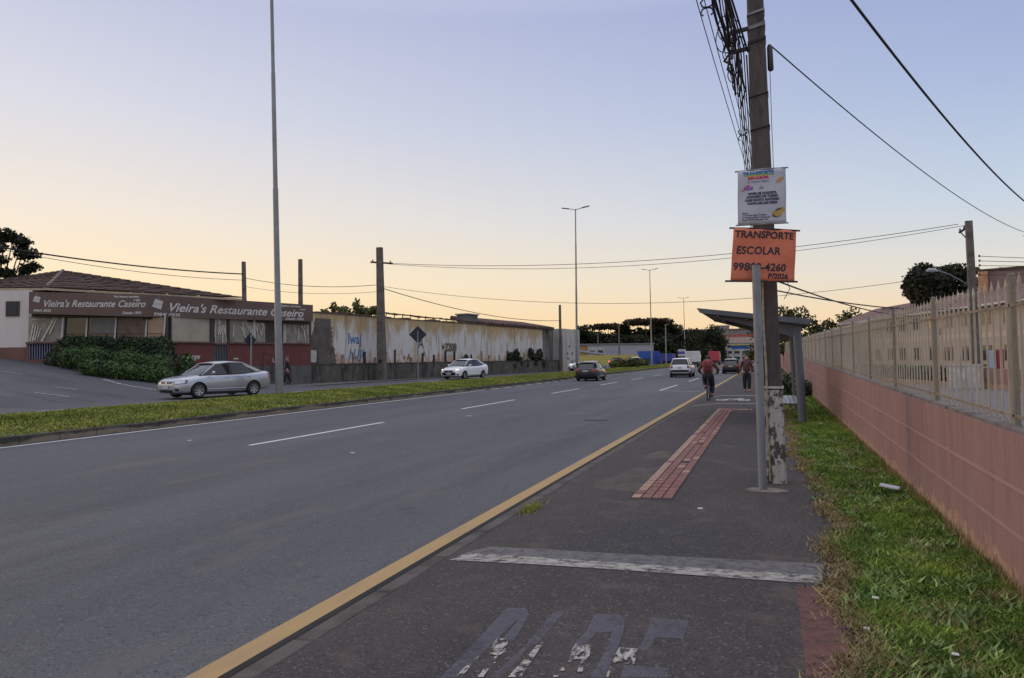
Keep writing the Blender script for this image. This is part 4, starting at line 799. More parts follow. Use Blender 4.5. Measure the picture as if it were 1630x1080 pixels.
bk.build('exposed_blocks',layers('grey_block',(.15,.135,.12),[((.08,.07,.06),1.3,(1,1,1),.45,.65,.8),((.30,.17,.12),2.1,(1,1,1),.6,.72,.7)],bump=.4),DW)
gf=MB()
textmesh(gf,'lwaJ',1.05,RW.p(4.6,-.485,3.0),RW.d,UPZ,bold=.02,sx=.9); textmesh(gf,'hUJ/',.95,RW.p(4.7,-.485,1.95),RW.d,UPZ,bold=.02,shear=.15)
gf.build('graffiti',worn('graffiti_blue',(.07,.19,.36),.62,6,soft=.1),DW)
gf=MB()
textmesh(gf,'A',1.2,RW.p(13.4,-.485,2.75),RW.d,UPZ,bold=.015); textmesh(gf,'A',.8,RW.p(14.0,-.485,2.0),RW.d,UPZ,bold=.01); textmesh(gf,'+2208',.95,RW.p(16.9,-.43,2.55),RW.d,UPZ,bold=.03); textmesh(gf,'v A',.7,RW.p(11.3,-.485,1.8),RW.d,UPZ,bold=.01)
gf.build('graffiti',worn('graffiti_brown',(.12,.085,.055),.62,7),DW)
# stubs and holes along the foot of the wall
hb=MB(); sb=MB()
for t in [1.3,3.9,5.1,6.3,7.6,8.9,10.1,12.3,13.9,15.6,17.4,18.9,20.4,21.9,23.8,25.3,27.4,29.2,31.5,33.0,34.6]:
    h=random.uniform(.35,1.0); RW.box(sb if random.random()<.5 else hb,t,t+random.uniform(.1,.22),-.5,-.40,1.6,1.6+h)
hb.build('burnt_stub',mat('sooty_stub',(.035,.03,.028),.95,.3),DW); sb.build('pale_stub',mat('pale_stub',(.30,.25,.2),.9,.4,3),DW)
mb=MB(); RW.box(mb,.1,1.2,-.49,-.35,1.7,2.5); mb.build('meter_box',mat('white_meter_box',(.45,.43,.40),.7),DW)
# end block and shaded bay, with tile edge above
mb=MB(); RW.box(mb,Lr*.907,Lr*1.0,-2.2,-1.0,1.0,5.1); mb.build('bay_wall',layers('shaded_stained_wall',(.22,.21,.19),[((.06,.06,.055),.9,(2,2,.5),.42,.6,.85),((.42,.40,.36),1.1,(2,2,.4),.58,.7,.7)],bump=.4),DW)  # shade of the bay is put into the wall colour, beneath the stains
EB=tag(empty('end_block',tuple(RW.a+RW.d*Lr)),'pale grey wall block with small dark holes at the end of the derelict wall','wall'); RW.org=Vector(EB.location)
mb=MB(); RW.box(mb,Lr*1.0,Lr*1.125,-2.4,.25,0,5.2); mb.build('block',layers('pale_render_end',(.50,.48,.45),[((.22,.22,.21),.9,(2,2,.35),.45,.65,.8),((.42,.33,.27),1.2,(1,1,1),.55,.7,.6,3,1)],bump=.3),EB)
hb=MB()
for t,z in ((2.0,3.15),(1.4,2.35),(2.8,2.35),(1.5,1.75)): hb.cyl(RW.p(Lr+t,.255,z),.17,RW.n,.01,10)
hb.build('hole',flat('hole_black',(.01,.01,.01)),EB)
RW.org=Vector((0,0,0))
TR=tag(empty('sagging_roof',tuple(RW.p(9,-1,5.1))),'rusty collapsed roof framing and tile edge above the derelict wall','roof'); RW.org=Vector(TR.location)
mb=MB()
for k in range(26):
    t=8.5+k*1.1; mb.bar(RW.p(t,-.8,5.16+.25*max(0,1-(t-8)/22)),RW.p(t+1.25,-.75,5.14+.22*max(0,1-(t-8)/22)+random.uniform(-.06,.08)),.10,.09); 
    mb.bar(RW.p(t,-.9,5.1),RW.p(t+.1,-.9,5.50-.012*k),.05)
    mb.bar(RW.p(t,-1.0,5.45-.012*k+random.uniform(-.04,.04)),RW.p(t+1.15,-1.0,5.43-.012*k),.07,.06)
mb.build('rusty_beam',mat('rusty_steel',(.09,.04,.028),.9,.4,3),TR)
mb=MB()
for k in range(26): t=Lr*.60+k*.62; mb.tube([RW.p(t,-.35,5.14),RW.p(t,-1.4,5.34),RW.p(t,-4.5,5.9)],.20,8)
mb.build('roof_tile_row',mat('old_barrel_tile',(.10,.055,.045),.9,.4,2),TR)
CH=tag(empty('water_tank',tuple(RW.p(24.4,-1.6,5.0)-Vector((0,0,0))+RW.org)),'small grey concrete box standing on the derelict roof','water tank'); RW.org=Vector(CH.location)
mb=MB(); RW.box(mb,22.6,24.6,-2.4,-1.2,5.1,5.95); bevel(mb.build('tank',mat('tank_concrete',(.12,.12,.115),.9,.3,2,bump=.4),CH),.04,1); mb=MB(); RW.box(mb,22.5,24.7,-2.5,-1.1,5.953,6.06); mb.build('lid',M_grey,CH)
RW.org=Vector((0,0,0))
p=RW.p(7.2,-3,0); M_bush=mat('roof_bush_leaf',(.06,.085,.02),.7,.3,2,col2=(.12,.13,.03),island=.5)
bl=[(p.x+dx,p.y+dy,z,r,r,h) for dx,dy,z,r,h in ((0,0,5.4,.7,.55),(.5,1.0,5.9,.35,.7),(-.4,-.8,5.7,.3,.6),(.5,2.2,5.5,.8,.5),(.9,3.0,5.7,.5,.4),(-.6,-1.6,5.3,.4,.35))]
tag(leaves('bush',bl,1400,.13,M_bush,9,.1),'feathery bush growing above the derelict wall left of the tall pole','bush')
vn=[]
for t,z,r in ((29.3,1.9,.7),(30.6,2.1,.9),(31.5,1.5,.7),(34.2,2.4,.7),(35,1.6,.9),(36.3,2.2,.9),(37.0,1.2,.8),(33,1.2,.6),(20.5,1.9,.45),(30,1.0,.5)):
    q=RW.p(t,-.15,z); vn.append((q.x,q.y,q.z,r*.35,r*.6,r*.7))
tag(leaves('creeper',vn,2600,.16,mat('dark_creeper_leaf',(.02,.03,.014),.7,.4,2,island=.5),12,.2),'dark creeper climbing the far end of the derelict wall','creeper')

# ---------------------------------------------------------------- estate behind the fence on the right
AP=tag(empty('apartment_block',(12.1,81.3,0)),'two storey cream apartment block with small windows behind the picket fence','building')
fa=Fr((8.0,97.5),(19.6,47.5),(12.1,81.3,0)); 
M_ap=layers('apartment_cream',(.38,.32,.26),[((.43,.37,.31),.5,(1,1,1),.45,.7,.7),((.32,.25,.20),1.2,(1,1,.3),.6,.75,.6)],bump=.1)
mb=MB(); fa.box(mb,0,fa.L,-9,0,-.2,5.4); mb.build('wall',M_ap,AP)
mb=MB(); fa.box(mb,0,fa.L,-.001,.03,2.95,3.35); mb.build('floor_band',mat('floor_band_cream',(.47,.38,.30),.8),AP)
rf=MB(); rf.add([fa.p(-.4,.6,5.42),fa.p(fa.L+.4,.6,5.42),fa.p(fa.L+.4,-4.5,7.3),fa.p(-.4,-4.5,7.3),fa.p(-.4,-9.6,5.42),fa.p(fa.L+.4,-9.6,5.42)],[(0,1,2,3),(3,2,5,4),(0,3,4),(1,5,2)])
rf.build('roof',mat('apartment_roof',(.15,.085,.075),.9,.3,2,bump=.3),AP)
ev=MB(); fa.box(ev,-.4,fa.L+.4,.56,.66,5.30,5.46); ev.build('eave',mat('eave_white',(.5,.45,.40),.7),AP)
M_litw=mat('painted_yellow_reflection',(.62,.45,.16),.5,.15,2);  # yellow reflected light is put into the colour of these panes
k=0
for t in np.arange(2.4,fa.L-2,3.05):
    for z0,z1 in ((1.25,2.35),(4.0,5.05)):
        lit=(z0>3 and k%5 in (2,)) ; f=MB(); fa.box(f,t-.1,t+1.5,.0,.02,z0-.08,z1+.06); w_=f.build('window',mat('window_surround',(.30,.23,.19),.8),AP)
        for d in (0,.75):
            g_=MB(); fa.box(g_,t+d,t+d+.6,.021,.04,z0,z1); g_.build('pane',M_litw if lit else M_gl,w_)
    k+=1
mb=MB(); fa.box(mb,fa.L*.5,fa.L*.5+.5,.03,.25,3.5,3.95); mb.build('air_conditioner',mat('ac_white',(.5,.5,.5),.5),AP)
GB=tag(empty('brown_block',(19,72,0)),'taller brown walled block behind the apartment roof with an orange lit edge','building')
fg=Fr((17.0,72.6),(30,66),(19,72,0))
mb=MB(); fg.box(mb,0,fg.L,-8,0,0,8.75); mb.build('wall',layers('brown_gable_render',(.20,.145,.14),[((.25,.18,.17),.6,(1,1,1),.5,.7,.6)],bump=.2),GB)
mb=MB(); fg.box(mb,-.2,fg.L,-8.2,.15,8.753,8.9); mb.build('parapet',M_dkf,GB)
mb=MB(); fg.box(mb,.02,.75,.0,.25,0,8.7); mb.build('sunlit_edge_strip',mat('painted_sunlit_orange',(.38,.20,.12),.9,.3,2),GB)  # corner strip with low sunlight put into its orange colour
an=MB(); q=Vector((20.8,69.5,8.8)); an.tube([q,q+Vector((0,0,2.6))],.03,6); an.bar(q+Vector((-1.3,0,2.35)),q+Vector((.9,0,2.5)),.035); 
for k in range(6): an.bar(q+Vector((-1.2+.35*k,-.35,2.37+.02*k)),q+Vector((-1.2+.35*k,.35,2.37+.02*k)),.025)
tag(an.build('tv_antenna',M_dark),'thin rooftop television antenna on the brown block','antenna')
IW=Fr((3.6,62.0),(15.5,27.0)); mb=MB(); IW.box(mb,0,18,-.2,0,-.2,.25); IW.box(mb,18,37,-.2,0,-.2,1.0)
tag(mb.build('yard_wall',M_pink),'low pink inner yard wall seen between the fence bars','wall')
bl=[]
for k in range(26): q=IW.p(.5+k*.75,-1.2,.3); bl.append((q.x,q.y,.55,.6,.5,.55))
tag(leaves('hedge',bl,2500,.14,M_ivy,15,.5),'clipped dark hedge behind the fence before the apartment block','hedge')
def kiosk(name,x,y,w_,h,col,label):
    o=tag(empty(name,(x,y,0)),label,'sign'); b=MB(); b.box(-w_/2,-.15,1.0,w_/2,.15,1.0+h); bevel(b.build('panel',flat('panel_%d'%int(col[0]*100),col,.5),o),.02,1); b=MB(); b.box(-w_/2+.05,-.1,0,-w_/2+.12,.1,1.0); b.box(w_/2-.12,-.1,0,w_/2-.05,.1,1.0); b.build('leg',M_grey,o)
kiosk('display_board',10.83,42.9,.30,.95,(.28,.02,.03),'tall red panel standing in the yard behind the fence bars')
kiosk('display_board',10.50,42.9,.30,.90,(.34,.38,.48),'blue and white panel standing left of the red panel in the yard')
mb=MB(); mb.box(8.6,42.6,0,9.9,43,1.15); mb.box(8.55,42.55,1.153,9.95,43.05,1.22)
tag(mb.build('white_meter_cabinet',mat('white_cabinet',(.48,.46,.43),.7,.2,3)),'white cabinet at the foot of the lamp arm pole behind the fence','cabinet')

# ---------------------------------------------------------------- far buildings
def block(name,fr,depth,z0,z1,m_,label,cat='building',roof=None,wins=None,grp=None):
    o=tag(empty(name,tuple(fr.a)),label,cat,grp); fr.org=Vector(fr.a); mb=MB(); fr.box(mb,0,fr.L,-depth,0,z0,z1); mb.build('wall',m_,o)
    if roof:
        r=MB(); fr.box(r,-.3,fr.L+.3,-depth-.3,.3,z1+.01,z1+roof[0]); r.build('roof',roof[1],o)
    if wins:
        rows,cols,ww,hh=wins
        for r in range(rows):
            for c in range(cols):
                t=fr.L*(c+.5)/cols; z=z0+(z1-z0)*(r+.5)/rows; g_=MB(); fr.box(g_,t-ww/2,t+ww/2,.01,.06,z-hh/2,z+hh/2); g_.build('window',M_gl,o)
    return o
wm=lambda n,c,v=.15: mat(n,c,.85,v,.3)
block('warehouse',Fr((-47,173),(-26.6,181.5)),14,0,5.0,layers('warehouse_panel',(.36,.36,.38),[((.28,.28,.30),.3,(1,1,4),.5,.7,.7)],bump=.1),'long low pale grey warehouse below the dark trees','warehouse',(.25,wm('wh_roof',(.2,.2,.21))))
block('ochre_building',Fr((-44.5,166),(-39.8,168)),5,0,4.7,wm('ochre_wall',(.42,.24,.08)),'ochre walled building left of the pale warehouse','building',(.2,wm('wh_roof',(.2,.2,.21))))
block('white_annex',Fr((-39.6,167.5),(-36.0,169)),4,0,4.3,wm('annex_wall',(.40,.40,.40)),'small white annex with a grille between ochre building and warehouse','building',None,(2,2,1.2,.6))
def lean(name,pts,th,m_,label,cat):
    mb=MB(); vs=[Vector(p) for p in pts]; mb.add(vs+[v-Vector((0,0,th)) for v in vs],[(0,1,2,3),(7,6,5,4),(0,4,5,1),(1,5,6,2),(2,6,7,3),(3,7,4,0)]); return tag(mb.build(name,m_),label,cat)
block('yellow_wall',Fr((-42,150),(-26.0,156)),.3,0,2.35,layers('yellow_wall_paint',(.48,.40,.12),[((.40,.33,.14),.5,(1,1,1),.5,.7,.7)],bump=.1),'yellow painted street wall before the pale warehouse','wall')
block('blue_wall',Fr((-25.9,156),(-21.8,157.5)),2.5,0,3.1,wm('blue_wall_paint',(.035,.09,.34)),'blue painted wall at the right end of the yellow wall','wall')
lean('awning_roof',[(-43,152,3.9),(-32.5,157,2.3),(-32.5,161,2.5),(-43,158,4.2)],.3,wm('awning_grey',(.12,.11,.12)),'sloping grey awning roof above the yellow wall','roof')
block('far_office',Fr((-24,290),(-4.5,290)),14,0,6.6,wm('office_cream',(.48,.44,.40)),'cream far building with rows of windows at the end of the avenue','building',(.4,wm('office_roof',(.35,.32,.30))),(3,7,1.9,1.0))
block('red_band_building',Fr((-30,420),(-6,420)),14,2,12.5,wm('pinkish_wall',(.44,.34,.29)),'pinkish far hall with a thin red roof edge','building',(.8,wm('red_edge',(.45,.06,.04))))
block('hill_houses',Fr((-45,520),(2,525)),16,6,19.5,wm('hill_grey',(.20,.18,.18)),'grey cluster of roofs on the far rise','building',(1,wm('hill_roof',(.14,.10,.10))),(2,8,2,1.5))
for i,(x,w_,z,lab) in enumerate([(-36,9,26.5,'far tower with a stepped top seen leftmost on the skyline'),(-16.5,14,31,'widest far apartment tower just left of the big pole'),(-1.5,9,29,'far apartment tower partly hidden by the big pole'),(-46,6,24,'lowest far tower by the crown of the rounded tree')]):
    block('far_tower',Fr((x-w_/2,640),(x+w_/2,640)),12,6,z,wm('tower_grey',(.30,.27,.26)),lab,'tower',(1.2,wm('tower_top',(.22,.2,.2))),(5,4,1.4,1.2),'far towers on the skyline')
block('gas_canopy',Fr((-11.6,250),(-6.6,250)),8,4.2,5.3,wm('canopy_blue',(.02,.10,.36)),'blue fuel station canopy fascia above the walking person','canopy',(.35,wm('canopy_yellow',(.5,.42,.10))))
mb=MB(); mb.box(-11,252,0,-10.7,252.3,4.2); mb.box(-7.5,252,0,-7.2,252.3,4.2); tag(mb.build('canopy_posts',M_grey),'thin posts carrying the blue canopy','post')
def roadsign(name,x,y,z0,z1,w_,cols,label):
    o=tag(empty(name,(x,y,0)),label,'sign'); p=MB(); p.tube([(0,0,0),(0,0,z1)],.10,6); p.build('pole',M_lamp,o); h=(z1-z0)/len(cols)
    for i,c in enumerate(cols): b=MB(); b.box(-w_/2,-.2,z0+h*i+.02,w_/2,-.12,z0+h*(i+1)-.02); b.build('panel',flat('sp_%d_%d_%d'%tuple(int(q*99) for q in c),c),o)
    return o
roadsign('totem_sign',-16.6,152,1.9,3.35,1.55,[(.45,.45,.5),(.06,.05,.30),(.45,.45,.5)],'blue and white forecourt sign above the white sport utility car')
MS=[]
for x,y,h,lab in [(-29.5,190,5.2,'short grey post with a lamp left of the blue truck'),(-19.5,150,8.2,'white bare mast beside the blue and white sign'),(-15.2,210,6.8,'thin far mast right of the blue and white sign'),(-17.5,265,10.5,'far mast rising over the dark rounded tree'),(-11.8,230,9.5,'orange tinted mast above the cyclist'),(-13.5,300,14,'far lamp mast right of the cyclist'),(-24,230,6,'dim mast before the dark trees')]:
    o=tag(empty('mast',(x,y,0)),lab,'mast','far masts along the avenue'); s_=MB(); s_.tube([(0,0,0),(0,0,h)],[.13,.09],6); s_.build('pole',M_lamp,o); s_=MB(); s_.bar((-.2,0,h),(.6,0,h+.1),.2,.12); s_.build('head',M_lamp,o)

# ---------------------------------------------------------------- trees
M_bark=mat('bark',(.05,.035,.028),.95,.3,6,bump=.5,bscale=20)
M_td=mat('dark_crown_leaf',(.020,.030,.014),.75,.4,.15,col2=(.038,.045,.018),island=.45,spec=.2)
M_to=mat('bronze_crown_leaf',(.035,.032,.016),.75,.4,.2,col2=(.075,.05,.022),island=.5,spec=.2)
M_tg=mat('green_crown_leaf',(.045,.060,.018),.75,.4,.3,col2=(.09,.09,.028),island=.5,spec=.2)
def tree(name,x,y,h,blobs,n,size,m_,label,cat='tree',trunk=.25,grp=None,seed=1,z=0,shell=.5,limbs=5):
    """blobs relative to the base"""
    o=tag(empty(name,(x,y,z)),label,cat,grp); t=MB(); top=max(b[2] for b in blobs)
    t.tube([(0,0,-.2),(.05*h*.1,0,h*.25),(-.03*h*.1,.1,h*.5),(0,0,top*.92)],[trunk,trunk*.8,trunk*.6,trunk*.25],8)
    rr=random.Random(seed)
    for b in rr.sample(blobs,min(limbs,len(blobs))): t.tube([(0,0,h*.42),(b[0]*.5,b[1]*.5,(h*.42+b[2])/2-.05*h),(b[0]*.92,b[1]*.92,b[2])],[trunk*.45,trunk*.3,trunk*.1],6)
    t.build('trunk',M_bark,o)
    c=leaves('crown',blobs,n,size,m_,seed,shell); c.parent=o; return o
def rblobs(h,R_,k,seed,lo=.35,flat_=.7):
    rr=random.Random(seed); bl=[]
    for i in range(k):
        a=rr.uniform(0,2*pi); z=rr.uniform(lo,1)*h; q=1-((z/h-lo)/(1-lo)-.35)**2*.9; r=R_*max(.25,q)*rr.uniform(.3,.8); s=R_*rr.uniform(.28,.5)
        bl.append((cos(a)*r,sin(a)*r,z-s*.4,s,s,s*flat_))
    return bl
# flat topped araucaria crowns and rounded trees behind the warehouse
lab=['first','second']
far=[(-61,262,13.5,8,0,'dark tree just right of the derelict end block'),(-55,265,14.6,8,1,'flat topped dark tree with bronze upper foliage by the derelict block'),(-47,268,14.0,7,0,'lower dark tree between two flat topped crowns'),(-41,262,16.0,9,1,'widest flat topped tree above the left half of the warehouse'),(-34,268,15.0,8,0,'dark tree over the middle of the warehouse'),(-27.5,262,13.6,8,0,'dark dome tree over the right end of the warehouse'),(-68,262,12.0,8,1,'dark tree behind the derelict roof edge'),(-22.5,275,12.0,6,0,'dark tree left of the rounded tree'),(-50,258,9.5,8,0,'low dark tree behind the ochre building'),(-38,256,10,9,0,'low dark tree behind the pale warehouse'),(-30,256,9,8,0,'low dark tree beyond the right end of the warehouse')]
for i,(x,y,h,R_,b,lb) in enumerate(far):
    bl=rblobs(h,R_,22,i+20,.30,.55)
    if b: bl=[bb for bb in bl if bb[2]<h*.55]+[(cos(a)*R_*.7*random.uniform(.4,1.1),sin(a)*R_*.6,h*.90+random.uniform(-.4,.3),R_*.36,R_*.36,R_*.13) for a in np.linspace(0,6,9)]
    tree('flat_topped_tree' if b else 'dark_tree',x,y,h,bl,4200,.5,M_to if b else M_td,lb,grp='trees behind the warehouse',trunk=.4,seed=i+3)
tree('rounded_tree',-13.9,185,8.6,rblobs(8.6,4.6,24,77,.15,.9),3000,.28,M_td,'rounded dark tree left of the far buildings',trunk=.3,seed=50)
tree('rounded_tree',-18.2,190,7.6,rblobs(7.6,4.2,20,78,.15,.9),2600,.28,M_td,'smaller dark tree touching the left of the rounded tree',trunk=.3,seed=51)
tag(leaves('woodland',[(-78+4.2*k,276+3*sin(k),z,5,4,3.6+.8*sin(k*1.3)) for k in range(15) for z in (2.5,7.2+.6*sin(k*2.1))],26000,.62,M_td,61,.5),'dark continuous woodland filling the gaps behind the warehouse','woodland',kind='stuff')
# trees behind the shelter and fence
tree('broad_tree',2.6,92,7.4,rblobs(7.4,3.0,20,81,.3,.8),3000,.17,M_tg,'broad olive tree above the bus shelter roof','tree',.2,seed=81)
tree('broad_tree',5.4,90,5.6,rblobs(5.6,2.2,16,82,.2,.9),2200,.16,M_tg,'low olive tree right of the shelter post','tree',.18,seed=82)
tree('broad_tree',-.4,96,6.3,rblobs(6.3,2.4,16,84,.2,.9),2200,.16,M_tg,'olive tree mostly behind the big pole and shelter','tree',.18,seed=84)
tree('round_crown_tree',10.0,104,7.8,rblobs(7.8,2.9,20,83,.25,.9),3000,.17,M_tg,'round crowned tree at the far end of the fence','tree',.2,seed=83)
M_tr=mat('warm_lit_tip_leaf',(.018,.028,.014),.7,.4,.5,col2=(.042,.036,.020),island=.5,spec=.2)  # reddish tone painted in for warm light on the tips
bl=[(random.uniform(-2.6,2.4),random.uniform(-1.5,1.5),z,1.5,1.3,1.2) for z in np.linspace(4,9.2,16)]+[(0,0,z,1.6,1.2,1.3) for z in (4.5,6,7.5,8.8,9.4)]+[(-1.4,0,10.1,1.2,1,.9),(1.3,0,9.9,1.3,1,.9),(-2.3,0,8.5,1.2,1,1.3),(2.1,0,8.8,1.1,1,1.3)]
tree('dark_round_tree',16.3,84,10.8,bl,17000,.20,M_tr,'big dark round tree with tips tinted as if warmly lit behind the fence','tree',.3,seed=90,shell=.3)
PT=tag(empty('palm_tree',(13.2,90,0)),'small palm top showing left of the dark round tree','palm tree'); t=MB(); t.tube([(0,0,0),(.1,0,3.5),(0,0,6.6)],[.2,.16,.14],8); t.build('trunk',M_bark,PT)
fr=MB()
for k in range(22):
    a=k*2.399; up=random.uniform(.1,1.0); pts=[Vector((0,0,6.6))+Vector((cos(a)*s*1.5,sin(a)*s*1.5,up*s*1.3-1.1*s*s)) for s in np.linspace(0,1,7)]
    for p,q in zip(pts,pts[1:]):
        for sg in (-1,1): fr.add([p,q,q+Vector((-sin(a)*.2*sg,cos(a)*.2*sg,-.18))],[(0,1,2)])
fr.build('frond',M_tg,PT)
tree('small_dark_tree',19.2,80,9.6,[(random.uniform(-1.4,1.6),random.uniform(-.6,.6),z,.35,.35,.25) for z in np.linspace(7.4,9.6,18)],900,.13,M_tg,'sparse treetop right of the lamp arm pole','tree',.15,seed=93)
# araucaria far left, above the roof
bl=[]
for z,r in ((12.6,1.6),(11.9,2.4),(11.0,2.9),(10.0,3.0),(9.2,2.2)):
    for k in range(6): a=k*1.05+z; bl.append((cos(a)*r,sin(a)*r,z+random.uniform(-.2,.2),.85,.85,.45))
tree('araucaria',-60.5,43.5,12.6,bl,6000,.16,M_td,'araucaria with layered tufted crown above the left house','tree',.3,seed=95,shell=.1,limbs=20)
tree('conifer_tip',-50.5,46,8.2,[(0,0,7.6,.5,.5,.4),(.2,0,7.1,.7,.6,.4),(-.3,0,6.6,.8,.7,.4)],500,.13,M_td,'small dark tree tip between araucaria and restaurant roof','tree',.12,seed=96)
# median shrubs, bush behind shelter
tag(leaves('median_shrub',[(-19.5+random.uniform(-1.2,1.2),103+k*2.2,.8,1.1,1.2,.75+.2*sin(k)) for k in range(10)],3500,.16,M_tg,97,.4),'dark green shrub clump on the median beyond the dark hatchback','shrub')
tag(leaves('verge_bush',[(.95,33,.55,.55,.6,.5),(.8,34,.45,.5,.6,.4),(1.2,32.2,.4,.4,.4,.35)],2500,.06,M_ivy,98,.4),'dark bush on the grass against the wall behind the bus shelter','bush')
# litter
lt_=MB(); lt_.box(-.11,-.05,0,.11,.05,.028); o=bevel(lt_.build('polystyrene_tray',mat('white_tray',(.55,.57,.60),.6)),.012,2); o.location=(1.32,9.95,.165); o.rotation_euler=(.1,.12,-.3); tag(o,'flat white foam tray lying on the grass by the wall','litter')
for i,(x,y,z,s,lab) in enumerate([(.62,5.5,.15,.022,'small white scrap in the grass below the stripe'),(.9,4.6,.15,.02,'small white scrap deeper in the near grass'),(.5,4.9,.14,.018,'white scrap at the dry grass edge'),(-.75,8.3,.125,.03,'pale scrap of paper on the pavement before the tiles'),(1.1,19.0,.16,.05,'white scrap on the grass by the shelter post'),(-7.6,12.5,.006,.05,'pale leaf scrap lying on the near road lane'),(-8.9,21.5,.006,.07,'pale scrap on the road near the second dash'),(-12.5,13.6,.006,.06,'pale scrap on the road by the far edge line')]):
    mb=MB(); mb.add([(-s,-s*.5,0),(s*.8,-s*.7,0),(s,s*.6,.004),(-s*.7,s*.7,.006),(-s,-s*.5,-.003),(s*.8,-s*.7,-.003),(s,s*.6,.0),(-s*.7,s*.7,.002)],[(0,1,2,3),(7,6,5,4),(0,4,5,1),(1,5,6,2),(2,6,7,3),(3,7,4,0)]); o=mb.build('scrap',mat('scrap_paper',(.5,.49,.46),.8)); o.location=(x,y,z); tag(o,lab,'litter')
# ================================================================ vehicles
M_tyre=flat('tyre_rubber',(.018,.018,.018),.85); M_blk=flat('black_trim',(.015,.015,.017),.5); M_rim=flat('alloy_rim',(.42,.43,.45),.3,.7)
M_cglass=mat('car_glass',(.010,.013,.016),.05,.1,1,spec=.55); M_plate=flat('number_plate',(.42,.43,.46),.5); M_chr=flat('chrome',(.6,.6,.62),.2,.9)
M_hl=flat('headlight_lens',(.55,.58,.62),.12,0,1); M_hlon=mat('headlight_lit',(1,.80,.55),.3,emit=1.5); M_tl=flat('tail_light_lens',(.32,.02,.025),.2,0,.9); M_tlon=mat('tail_light_lit',(1,.10,.05),.3,emit=2.0)
def paint(name,c,metal=.0,rough=.25):
    M=mat(name,c,rough,.04,1,metal=metal,spec=.6); b=M.node_tree.nodes['Principled BSDF']; b.inputs['Coat Weight'].default_value=.7; b.inputs['Coat Roughness'].default_value=.06; return M
def car(label,loc,rz,P,mat_body,group,lit=False,name='car',detail=True,tlit=False,cat='car'):
    """front faces +x of the car's own frame"""
    L_,Wd,Hh=P['L'],P['W'],P['H']; hw=Wd/2; o=tag(empty(name,loc,rz),label,cat,group)
    # lower body: loft of stations (x, zbottom, zshoulder, ztop, halfwidth, halfwidth top)
    st=P['st']; ring=[]; vs=[]
    for (x,zb,zs,zt,w_,wt) in st:
        half=[(0,zb),(w_*.86,zb),(w_*.97,zb+.07),(w_,zb+(zs-zb)*.45),(w_*.995,zs),(wt,zt),(wt*.6,zt+.018),(0,zt+.028)]
        r=[(x,y,z) for y,z in half]+[(x,-y,z) for y,z in half[-2:0:-1]]; vs+=r
    n=14; fs=[]
    for i in range(len(st)-1):
        for k in range(n): fs.append((i*n+k,(i+1)*n+k,(i+1)*n+(k+1)%n,i*n+(k+1)%n))
    fs.append(tuple(range(n))); fs.append(tuple(range((len(st)-1)*n,len(st)*n))[::-1])
    mb=MB().add(vs,fs,0,True); me=mb.mesh('body',[mat_body,M_blk])
    bm=bmesh.new(); bm.from_mesh(me); bmesh.ops.recalc_face_normals(bm,faces=bm.faces[:]); bm.to_mesh(me); bm.free()
    tmp=bpy.data.objects.new('tmp',me); COL.objects.link(tmp); ss=tmp.modifiers.new('s','SUBSURF'); ss.levels=2; ss.render_levels=2
    cutters=[]; wr=P['wr']; xf,xr=P['wx']
    for x in (xf,xr):
        for sg in (-1,1):
            c=MB().cyl((x,sg*(hw+.1),wr-.01),wr+.055,(0,-sg,0),.36,28); cm=c.mesh('c',[M_blk,M_blk]); co=bpy.data.objects.new('c',cm); COL.objects.link(co); cutters.append(co)
            b=bmesh.new(); b.from_mesh(cm); bmesh.ops.remove_doubles(b,verts=b.verts[:],dist=.0001); bmesh.ops.recalc_face_normals(b,faces=b.faces[:]); b.to_mesh(cm); b.free()
            for p in cm.polygons: p.material_index=1
            bo=tmp.modifiers.new('b','BOOLEAN'); bo.object=co; bo.operation='DIFFERENCE'; bo.solver='EXACT'; bo.material_mode='INDEX'
    dg=bpy.context.evaluated_depsgraph_get(); dg.update(); body=bpy.data.meshes.new_from_object(tmp.evaluated_get(dg))
    for q in cutters+[tmp]: bpy.data.objects.remove(q)
    for p in body.polygons: p.use_smooth=True
    body.set_sharp_from_angle(angle=R(40))
    bo=bpy.data.objects.new('body',body); COL.objects.link(bo); bo.parent=o
    bm=bmesh.new(); bm.from_mesh(body); bvh=BVHTree.FromBMesh(bm); bm.free()
    # greenhouse hull
    g=P['gh']   # (x, bottom halfwidth, top halfwidth, ztop) ; zbelt separate
    zb=P['belt']; gv=[]; 
    for (x,bw,tw,zt,zz) in g:
        half=[(bw,zz),(tw,zt),(tw*.6,zt+.022*(zt>zz+.2)),(0,zt+.03*(zt>zz+.2))]; gv+=[(x,y,z) for y,z in half]+[(x,-y,z) for y,z in half[-2::-1]]
    m_=7; gf=[]
    for i in range(len(g)-1):
        for k in range(m_-1): gf.append((i*m_+k,i*m_+k+1,(i+1)*m_+k+1,(i+1)*m_+k))
    gb=MB().add(gv,gf,0,True); gm=gb.mesh('glass',M_cglass); bm=bmesh.new(); bm.from_mesh(gm); bmesh.ops.recalc_face_normals(bm,faces=bm.faces[:]); gbvh=BVHTree.FromBMesh(bm); bm.to_mesh(gm); bm.free()
    gm.set_sharp_from_angle(angle=R(35)); go=bpy.data.objects.new('window_glass',gm); COL.objects.link(go); go.parent=o
    # roof skin
    i0,i1=P['roof']; rv=[];rf=[]
    for i in range(i0,i1+1):
        x,bw,tw,zt,zz=g[i]; dx=.04*(1 if i==i0 else -1 if i==i1 else 0); pts=[(tw+.012,zt-.035),(tw+.008,zt+.012),(tw*.6,zt+.036),(0,zt+.044)]
        rv+=[(x+dx,y,z) for y,z in pts]+[(x+dx,-y,z) for y,z in pts[-2::-1]]
